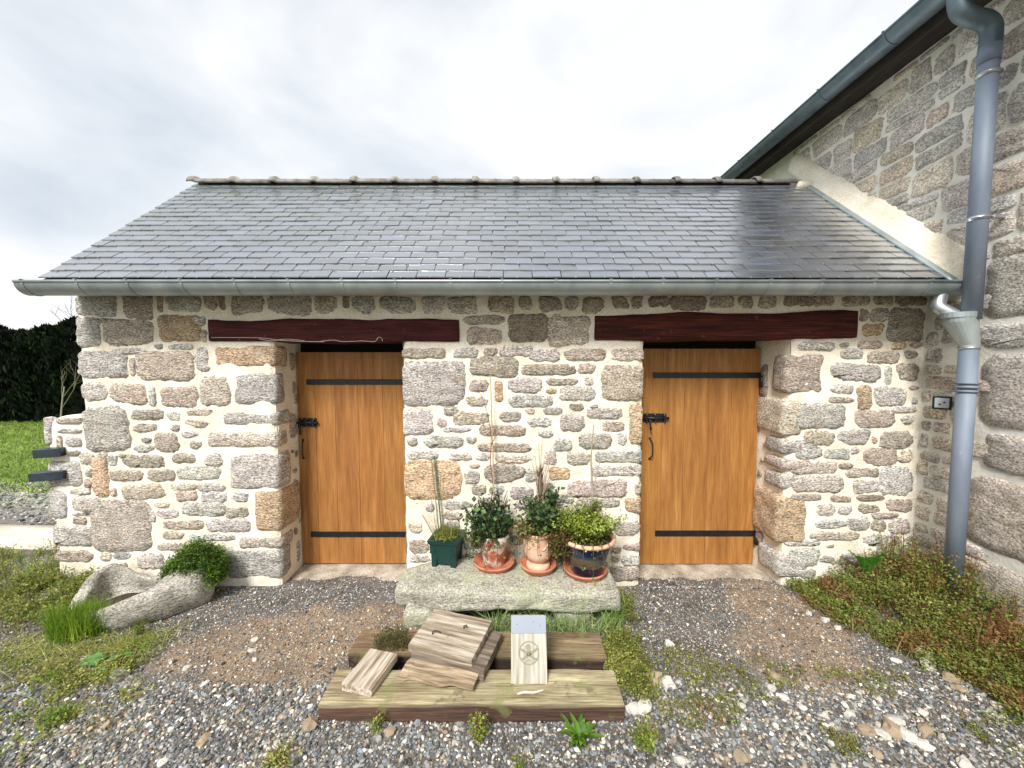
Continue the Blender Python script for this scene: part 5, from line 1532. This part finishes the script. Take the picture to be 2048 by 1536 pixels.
# ---------------------------------------------------------------- gravel
def ico():
    t = (1 + 5 ** .5) / 2
    v = np.array([(-1, t, 0), (1, t, 0), (-1, -t, 0), (1, -t, 0), (0, -1, t), (0, 1, t), (0, -1, -t), (0, 1, -t), (t, 0, -1), (t, 0, 1), (-t, 0, -1), (-t, 0, 1)]) / math.sqrt(1 + t * t)
    f = np.array([(0, 11, 5), (0, 5, 1), (0, 1, 7), (0, 7, 10), (0, 10, 11), (1, 5, 9), (5, 11, 4), (11, 10, 2), (10, 7, 6), (7, 1, 8), (3, 9, 4), (3, 4, 2), (3, 2, 6), (3, 6, 8), (3, 8, 9), (4, 9, 5), (2, 4, 11), (6, 2, 10), (8, 6, 7), (9, 8, 1)])
    return v, f
def octa():
    v = np.array([(1, 0, 0), (-1, 0, 0), (0, 1, 0), (0, -1, 0), (0, 0, 1), (0, 0, -1)], float)
    f = np.array([(0, 2, 4), (2, 1, 4), (1, 3, 4), (3, 0, 4), (2, 0, 5), (1, 2, 5), (3, 1, 5), (0, 3, 5)]); return v, f
PCOL = np.array([C(*q)[:3] for q in [(104, 108, 112), (124, 128, 130), (84, 86, 88), (62, 60, 58), (140, 140, 136), (166, 162, 152), (204, 195, 180), (226, 219, 208), (166, 146, 122), (138, 122, 104), (98, 100, 90)]])
PW0 = np.array([.16, .17, .12, .08, .14, .11, .06, .035, .04, .05, .045])
PW1 = np.array([.09, .11, .10, .08, .13, .13, .08, .04, .10, .10, .04])
def pebbles(name, x, y, r, base_, seed, flat_=.62, lab=''):
    g = np.random.default_rng(seed); n = len(x); bv, bf = base_; m = len(bv)
    qx = g.normal(size=(n, 4)); qx /= np.linalg.norm(qx, axis=1, keepdims=True); a, b, c, d_ = qx.T
    Rm = np.stack([1 - 2 * (c * c + d_ * d_), 2 * (b * c - a * d_), 2 * (b * d_ + a * c), 2 * (b * c + a * d_), 1 - 2 * (b * b + d_ * d_), 2 * (c * d_ - a * b), 2 * (b * d_ - a * c), 2 * (c * d_ + a * b), 1 - 2 * (b * b + c * c)], -1).reshape(n, 3, 3)
    V = np.tile(bv, (n, 1, 1)) * (1 + g.uniform(-.28, .28, (n, m, 1))) * g.uniform([.75, .55, .45], [1.35, 1.05, .9], (n, 1, 3))
    V = np.einsum('nij,nkj->nki', Rm, V); V[..., 2] *= flat_ + .15
    V *= r[:, None, None]
    zz = ground_z(x, y) + r * g.uniform(.05, .55, n)
    V += np.stack([x, y, zz], -1)[:, None, :]
    dm_ = np.clip(dirt_mask(x, y) + (y > -.75) * .35 + (x > .9) * .15, 0, 1)[:, None]
    w_ = PW0 * (1 - dm_) + PW1 * dm_; cw = np.cumsum(w_, 1); cw /= cw[:, -1:]
    k = (g.random(n)[:, None] > cw).sum(1)
    c_ = PCOL[np.clip(k, 0, len(PCOL) - 1)] * g.uniform(.85, 1.35, (n, 1))
    F = (bf[None] + (np.arange(n) * m)[:, None, None]).reshape(-1, 3)
    o = mesh_obj(name, V.reshape(-1, 3), F, M['pebble'], None, False, cols=np.repeat(c_, m, 0))
    tag(o, lab, 'gravel', kind='stuff'); return o
g = np.random.default_rng(77)
def scatter(n, x0, x1, y0, y1, dens=None):
    x = g.uniform(x0, x1, n); y = g.uniform(y0, y1, n)
    if dens is not None:
        k = g.random(n) < dens(x, y); x, y = x[k], y[k]
    # inside the view's reach plus a margin
    k = np.abs(x) < (y + 3.0) * 1.5 + .75
    return x[k], y[k]
wallfree = lambda x, y: ((y < -.01) | (x < -3.75)) & (x < 3.19)
x, y = scatter(56000, -3.9, 3.2, -2.0, -.95, lambda x, y: wallfree(x, y) * (1 - .55 * dirt_mask(x, y)))
pebbles('gravel', x, y, np.clip(g.lognormal(math.log(.0073), .34, len(x)), .0035, .018), ico(), 201, lab='loose blue-grey crushed gravel in front of the sleepers')
x, y = scatter(96000, -4.9, 3.2, -.97, .36, lambda x, y: wallfree(x, y) * (1 - .45 * dirt_mask(x, y)))
pebbles('fine_gravel', x, y, np.clip(g.lognormal(math.log(.0050), .38, len(x)), .0025, .015), octa(), 202, lab='fine grey gravel mixed with earth along the wall')
x, y = scatter(9000, -1.86, 2.2, -.05, .28, lambda x, y: np.where(x < 0, (x < -.86), (x > 1.03)) * np.clip(.9 - y * 3.2, 0, 1))
pebbles('threshold_grit', x, y, np.clip(g.lognormal(math.log(.005), .35, len(x)), .003, .01), octa(), 203, lab='small grit gathered on the door thresholds')

x, y = g.uniform(-9, -3.8, 9000), g.uniform(1.05, 3.2, 9000); k = np.abs(y - 1.9 - fbm(np.c_[x, y, 0 * x], 1.1, 2, 9) * .6) < .8; x, y = x[k], y[k]
pebbles('path_gravel', x, y, np.clip(g.lognormal(math.log(.014), .35, len(x)), .006, .03), octa(), 204, lab='pale gravel track between the concrete apron and the lawn')
# loose rocks
rk_meshes = []
for i in range(6):
    bm = bmesh.new(); bmesh.ops.create_icosphere(bm, subdivisions=2, radius=1.0)
    for q in bm.verts:
        n_ = mnoise.noise(q.co * 1.1 + Vector((i * 9.1, 0, 0))) * .55 + mnoise.noise(q.co * 2.6 + Vector((0, i * 5.3, 0))) * .22
        q.co = q.co * (1 + n_)
        q.co.x *= 1.15; q.co.z *= .66
    me = bpy.data.meshes.new('rock'); bm.to_mesh(me); bm.free(); me.materials.append(M['rock']); rk_meshes.append(me)
WHITE, TAN, GREY = (.74, .71, .66, 1), (.47, .37, .26, 1), (.30, .29, .27, 1)
def rock(x, y, s, colr, lab, group, k):
    o = bpy.data.objects.new('loose_stone', rk_meshes[k % 6]); rr_ = random.Random(k * 7 + 1)
    zz = float(ground_z(np.array([x]), np.array([y]))[0])
    o.location = (x, y, zz + s * .33); o.scale = (s * rr_.uniform(.85, 1.2), s * rr_.uniform(.8, 1.1), s * rr_.uniform(.75, 1.1)); o.rotation_euler = (rr_.uniform(-.3, .3), rr_.uniform(-.3, .3), rr_.uniform(0, 6.28))
    q = rr_.uniform(.85, 1.1); o.color = (colr[0] * q, colr[1] * q, colr[2] * q, 1); link(o); tag(o, lab, 'stone', group)
WL = 'chalky white stone lying loose on the gravel'; TL = 'buff brown stone lying loose on the gravel'
rocks = [(.80, -.935, .045, 1), (.865, -.965, .034, 0), (.63, -1.12, .034, 0), (.685, -1.105, .036, 0), (1.494, -.915, .033, 1), (1.43, -.985, .02, 0), (1.45, -1.045, .022, 0), (2.407, -.6, .026, 0), (2.30, -.79, .026, 0), (2.50, -.775, .04, 0), (2.44, -.84, .038, 0), (2.47, -.935, .035, 1), (2.44, -1.0, .032, 1), (1.86, -1.225, .044, 1), (1.79, -1.235, .03, 0), (1.91, -1.255, .036, 0), (1.93, -1.295, .03, 0), (1.73, -1.225, .035, 1), (1.58, -1.205, .02, 0), (1.585, -1.152, .018, 0), (1.724, -1.138, .024, 0), (1.04, -1.36, .03, 1), (.76, -1.37, .026, 0), (1.743, -1.087, .017, 0), (1.814, -1.036, .018, 0), (1.0, -.655, .028, 0),
         (-1.664, -.608, .024, 0), (-.985, -1.215, .036, 1), (-1.62, -.70, .018, 0), (-1.55, -.78, .016, 0), (-1.71, -.956, .018, 0), (-1.254, -1.02, .016, 0), (-1.46, -1.275, .026, 1), (-1.57, -1.37, .022, 0), (-1.1, -1.3, .018, 0), (2.02, -1.385, .03, 0), (1.5, -1.11, .022, 0), (2.1, -1.13, .02, 0), (-.59, -1.235, .026, 1), (1.62, -.98, .018, 0), (1.95, -1.05, .02, 0), (2.2, -.5, .02, 0), (2.12, -.35, .018, 0), (2.18, -.42, .022, 0), (1.3, -1.2, .018, 0), (1.2, -1.1, .017, 0), (1.68, -1.33, .02, 1), (-1.9, -.85, .017, 0), (-1.4, -1.12, .017, 1), (-2.0, -1.2, .022, 1), (1.92, -1.17, .028, 0), (2.02, -1.22, .03, 1)]
def rock_label(x, y, s, k):
    c = ('chalky white', 'buff brown')[k]
    if x < -1.2 and y > -1.0: return c + ' pebble on the bare earth between trough and sleepers'
    if x < 0 : return c + ' stone on the gravel below the trough and sleepers'
    if x < .95 and y > -1.3: return c + ' stone beside the weedy end of the front sleeper'
    if x > 2.1 and y > -1.02: return c + ' stone along the edge of the weed bank'
    if s >= .028 and 1.6 < x < 2.06 and -1.31 < y < -1.15: return ('knobbly ' if k else 'large ') + c + ' stone in the clustered pale rocks on the gravel'
    return c + ' stone scattered on the gravel between sleepers and weed bank'
for i, (x, y, s, k) in enumerate(rocks):
    lb_ = rock_label(x, y, s, k); rock(x, y, s, (WHITE, TAN)[k], lb_, lb_.replace(' stone', ' stones', 1).replace(' pebble', ' pebbles', 1), i)
rock(-2.235, -.90, .042, GREY, 'smooth round grey stone among the sprawling weeds', None, 93)

# ---------------------------------------------------------------- ground plants
def stuff(o, lab, cat): return tag(o, lab, cat, kind='stuff')
# big weed bank at the foot of the farmhouse
nb = 2600; b = np.c_[g.uniform(2.15, 3.17, nb), g.uniform(-1.35, -.03, nb)]
edge = 2.27 + np.clip((-b[:, 1] - .35), 0, 2) * .32 + fbm(np.c_[b, np.zeros(nb)], 4, 2, 6) * .10
b = b[(b[:, 0] > edge)]; b = b[fbm(np.c_[b, np.zeros(len(b))], 5.5, 2, 16) > -.42]
hgt = lambda p: (.09 + .27 * np.clip((p[:, 0] - 2.3) / .6, 0, 1)) * np.clip(1.1 + p[:, 1] * .45, .35, 1) * (1 + .75 * fbm(np.c_[p, np.zeros(len(p))], 4.5, 2, 8))
stuff(weeds('weed_bank', b, hgt, 24, .017, [C(150, 108, 66), C(122, 116, 56), C(136, 148, 64), C(96, 124, 44), C(164, 168, 88)], C(126, 78, 50), 211, None, .13), 'tangled olive and rusty weed bank at the foot of the farmhouse wall', 'weeds')
bl = disc(420, 2.7, -.5, .5, .45, 213); bl = bl[bl[:, 0] < 3.15]
stuff(grass('dry_stalks', bl, .24, .24, .0045, 214, STRAW + [C(140, 80, 52)]), 'dry straw stalks lying in the weed bank', 'dry grass')
def big_leaf(parent, pos, L_, wd, dir_, up, col, seed, name='leaf'):
    n = 8; v = []; f = []; d_ = Vector((math.cos(dir_), math.sin(dir_), up)).normalized(); s = d_.cross(Vector((0, 0, 1))).normalized(); rr_ = random.Random(seed)
    for i in range(n + 1):
        t = i / n; c = Vector(pos) + d_ * L_ * t + Vector((0, 0, -.35 * L_ * t * t)); w_ = wd * (math.sin(math.pi * min(t * .93 + .07, 1)) ** .8) * (1 + rr_.uniform(-.15, .15))
        v += [tuple(c - s * w_ * .5 + Vector((0, 0, w_ * .18))), tuple(c), tuple(c + s * w_ * .5 + Vector((0, 0, w_ * .18)))]
    for i in range(n):
        o_ = i * 3; f += [(o_, o_ + 1, o_ + 4, o_ + 3), (o_ + 1, o_ + 2, o_ + 5, o_ + 4)]
    q = rr_.uniform(.8, 1.2); c = np.tile(np.array(col[:3]) * q, (len(v), 1))
    return mesh_obj(name, v, f, M['leaf'], parent, True, cols=c)
dk = empty('dock_plant', (2.72, -.13, G)); tag(dk, 'broad bright green dock leaves sticking out of the weed bank', 'plant')
for i, (a, u, L_) in enumerate([(-1.9, 2.4, .36), (-1.2, 2.9, .40), (-2.6, 2.6, .30), (2.9, 2.2, .34), (-.5, 2.4, .30)]): big_leaf(dk, (0, 0, .17), L_ * .9, .09, a, u, C(96, 160, 52), i)
stems_obj('stem', [[(0, 0, 0), (0, 0, .2)]], [[.01, .008]], C(110, 120, 60), 'twig', dk, 5)
# strip beside the sleepers and the bench end
p_ = strip_pts(1500, [(.78, -.12), (.72, -.45), (.63, -.8), (.68, -1.0)], .06, 221, -.25)
stuff(weeds('sleeper_weeds', p_, .085, 12, .013, OLIVE[1:] + YGREEN, C(120, 90, 50), 222, None, .06), 'low yellow-green weeds along the ends of the sleepers', 'weeds')
stuff(grass('bench_grass', strip_pts(420, [(-.14, -.55), (.15, -.58), (.4, -.59), (.66, -.56), (.76, -.3)], .04, 223), .25, .20, .007, 224, [C(96, 134, 60), C(134, 168, 84), C(176, 196, 124)]), 'long green grass growing under the granite slab bench', 'grass')
stuff(grass('sleeper_grass', strip_pts(260, [(.2, -.60), (.55, -.66), (.66, -.9)], .05, 225), .11, .14, .004, 226, [C(110, 124, 56), C(160, 160, 96)]), 'thin arching grass falling over the rear sleeper', 'grass')
stuff(weeds('sleeper_moss', disc(110, -.72, -.78, .10, .07, 227), .10, 12, .010, [C(70, 76, 34), C(104, 112, 50)], C(100, 76, 50), 228, None, .04, z=.01), 'tuft of feathery moss on the rear sleeper', 'moss')
# scattered weeds to the right in the gravel
p_ = np.concatenate([disc(130, 1.0, -.78, .22, .14, 231), disc(160, 1.25, -.95, .3, .12, 232), disc(150, .95, -1.12, .22, .1, 233), disc(140, 1.6, -.9, .3, .12, 234), disc(90, 1.5, -1.3, .12, .06, 235), disc(130, 2.05, -.95, .2, .12, 236), disc(160, 2.25, -1.25, .25, .12, 237)])
p_ = p_[fbm(np.c_[p_, np.zeros(len(p_))], 7, 2, 4) > -.1]
stuff(weeds('gravel_weeds', p_, .035, 9, .011, OLIVE + YGREEN, C(130, 100, 60), 238, None, .05), 'sparse creeping weeds scattered in the gravel between sleepers and weed bank', 'weeds')
stuff(grass('gravel_straw', np.concatenate([disc(150, 1.0, -1.07, .16, .10, 241), disc(90, 1.1, -.75, .25, .15, 242), disc(120, 1.9, -1.0, .5, .3, 243)]), .05, .12, .0025, 244, STRAW + [C(120, 116, 60)]), 'fine dry straw and runners lying on the gravel', 'dry grass')
# left-hand side
p_ = np.concatenate([strip_pts(1500, [(-4.6, .2), (-3.9, .1), (-3.45, -.12), (-3.3, -.3)], .17, 251, -.15), disc(260, -3.25, -.03, .15, .1, 252)])
p_ = p_[(p_[:, 1] < .02) | (p_[:, 0] < -3.78)]
stuff(weeds('corner_weeds', p_, .11, 12, .018, OLIVE[1:] + YGREEN[:2], C(130, 110, 60), 253, None, .09), 'rough green-brown weeds below the low garden wall', 'weeds')
p_ = strip_pts(700, [(-4.5, .3), (-3.9, .05), (-3.5, -.05)], .14, 254); p_ = p_[(p_[:, 1] < .02) | (p_[:, 0] < -3.78)]
stuff(grass('corner_grass', p_, .16, .10, .005, 255, [C(96, 124, 36), C(136, 160, 60), C(170, 170, 100)]), 'tufty green grass below the low garden wall', 'grass')
gt = grass('grass_tuft', disc(1100, -2.86, -.56, .16, .12, 256, .6), .30, .15, .0044, 257, [C(100, 134, 28), C(138, 170, 44), C(176, 196, 84)]); tag(gt, 'dense bright green grass tuft against the granite trough', 'grass tuft')
stuff(grass('flattened_grass', strip_pts(900, [(-3.1, -.68), (-2.75, -.72), (-2.5, -.66), (-2.3, -.58)], .06, 258), .10, .32, .0045, 259, YGREEN + [C(206, 196, 140), C(190, 200, 120)]), 'flattened yellow grass trailing in front of the trough', 'grass')
p_ = np.concatenate([strip_pts(1150, [(-2.75, -.78), (-2.45, -.82), (-2.3, -.95), (-2.25, -1.1), (-2.1, -1.22)], .10, 261, .0), strip_pts(260, [(-3.3, -.6), (-3.0, -.85), (-2.75, -1.15), (-2.4, -1.35)], .12, 262, .0)])
stuff(weeds('sprawling_weeds', p_, .06, 11, .014, GREEN[1:] + YGREEN, C(150, 130, 70), 263, None, .08), 'sprawling yellow-green weeds spreading over the gravel below the trough', 'weeds')
stuff(grass('runner_grass', strip_pts(700, [(-2.8, -.8), (-2.4, -.9), (-2.15, -1.15), (-2.0, -1.2)], .09, 264), .05, .16, .003, 265, YGREEN + STRAW), 'thin yellow grass runners among the sprawling weeds', 'grass')
bp = empty('broad_leaf_weed', (-2.42, -.82, G)); tag(bp, 'pale green broad-leaved weed among the sprawling grass', 'plant')
for i in range(11): big_leaf(bp, (random.uniform(-.06, .06), random.uniform(-.06, .06), .02), random.uniform(.08, .13), .05, random.uniform(0, 6.28), random.uniform(.25, .9), C(112, 158, 84), 40 + i)
# dandelion rosette and sprigs in front of the sleeper
dn = empty('dandelion_plant', (.32, -1.27, G)); tag(dn, 'bright green toothed dandelion rosette in front of the sleeper', 'plant')
for i in range(34):
    big_leaf(dn, (random.uniform(-.02, .02), random.uniform(-.02, .02), .01), random.uniform(.07, .15), random.uniform(.016, .026), i * 2.4, random.uniform(.3, 1.6), (C(96, 136, 36), C(122, 158, 52), C(78, 116, 30))[i % 3], 60 + i)
def sprig(name, x, y, h, r, cols, seed, lab, n=50, leaf=.014, nl=8):
    o = weeds(name, disc(n, x, y, r * .3, r * .3, seed), h, nl, leaf, cols, C(140, 110, 70), seed + 1, None, r); return tag(o, lab, 'plant')
sprig('sedum_sprig', -.16, -1.27, .13, .05, YGREEN, 271, 'upright yellow-green sedum sprig in front of the sleeper', 40, .013, 14)
sprig('sedum_sprig', -.66, -1.215, .08, .045, OLIVE[1:], 273, 'small dark sedum sprig touching the sleeper face', 22, .012, 8)
sprig('leafy_weed', .62, -1.30, .08, .10, GREEN + YGREEN, 275, 'small bushy light green weed near the sleeper end', 70, .013, 9)
sprig('leafy_weed', -1.05, -1.38, .07, .10, GREEN + YGREEN, 277, 'low feathery green weed in the open gravel', 55, .012, 8)
sprig('leafy_weed', .03, -1.40, .05, .06, GREEN + YGREEN, 279, 'tiny green seedling standing alone in the gravel before the front sleeper', 20, .012, 6)
sprig('trough_seedling', -2.46, -.56, .10, .05, GREEN, 281, 'small green seedling at the foot of the trough', 24, .012, 8)
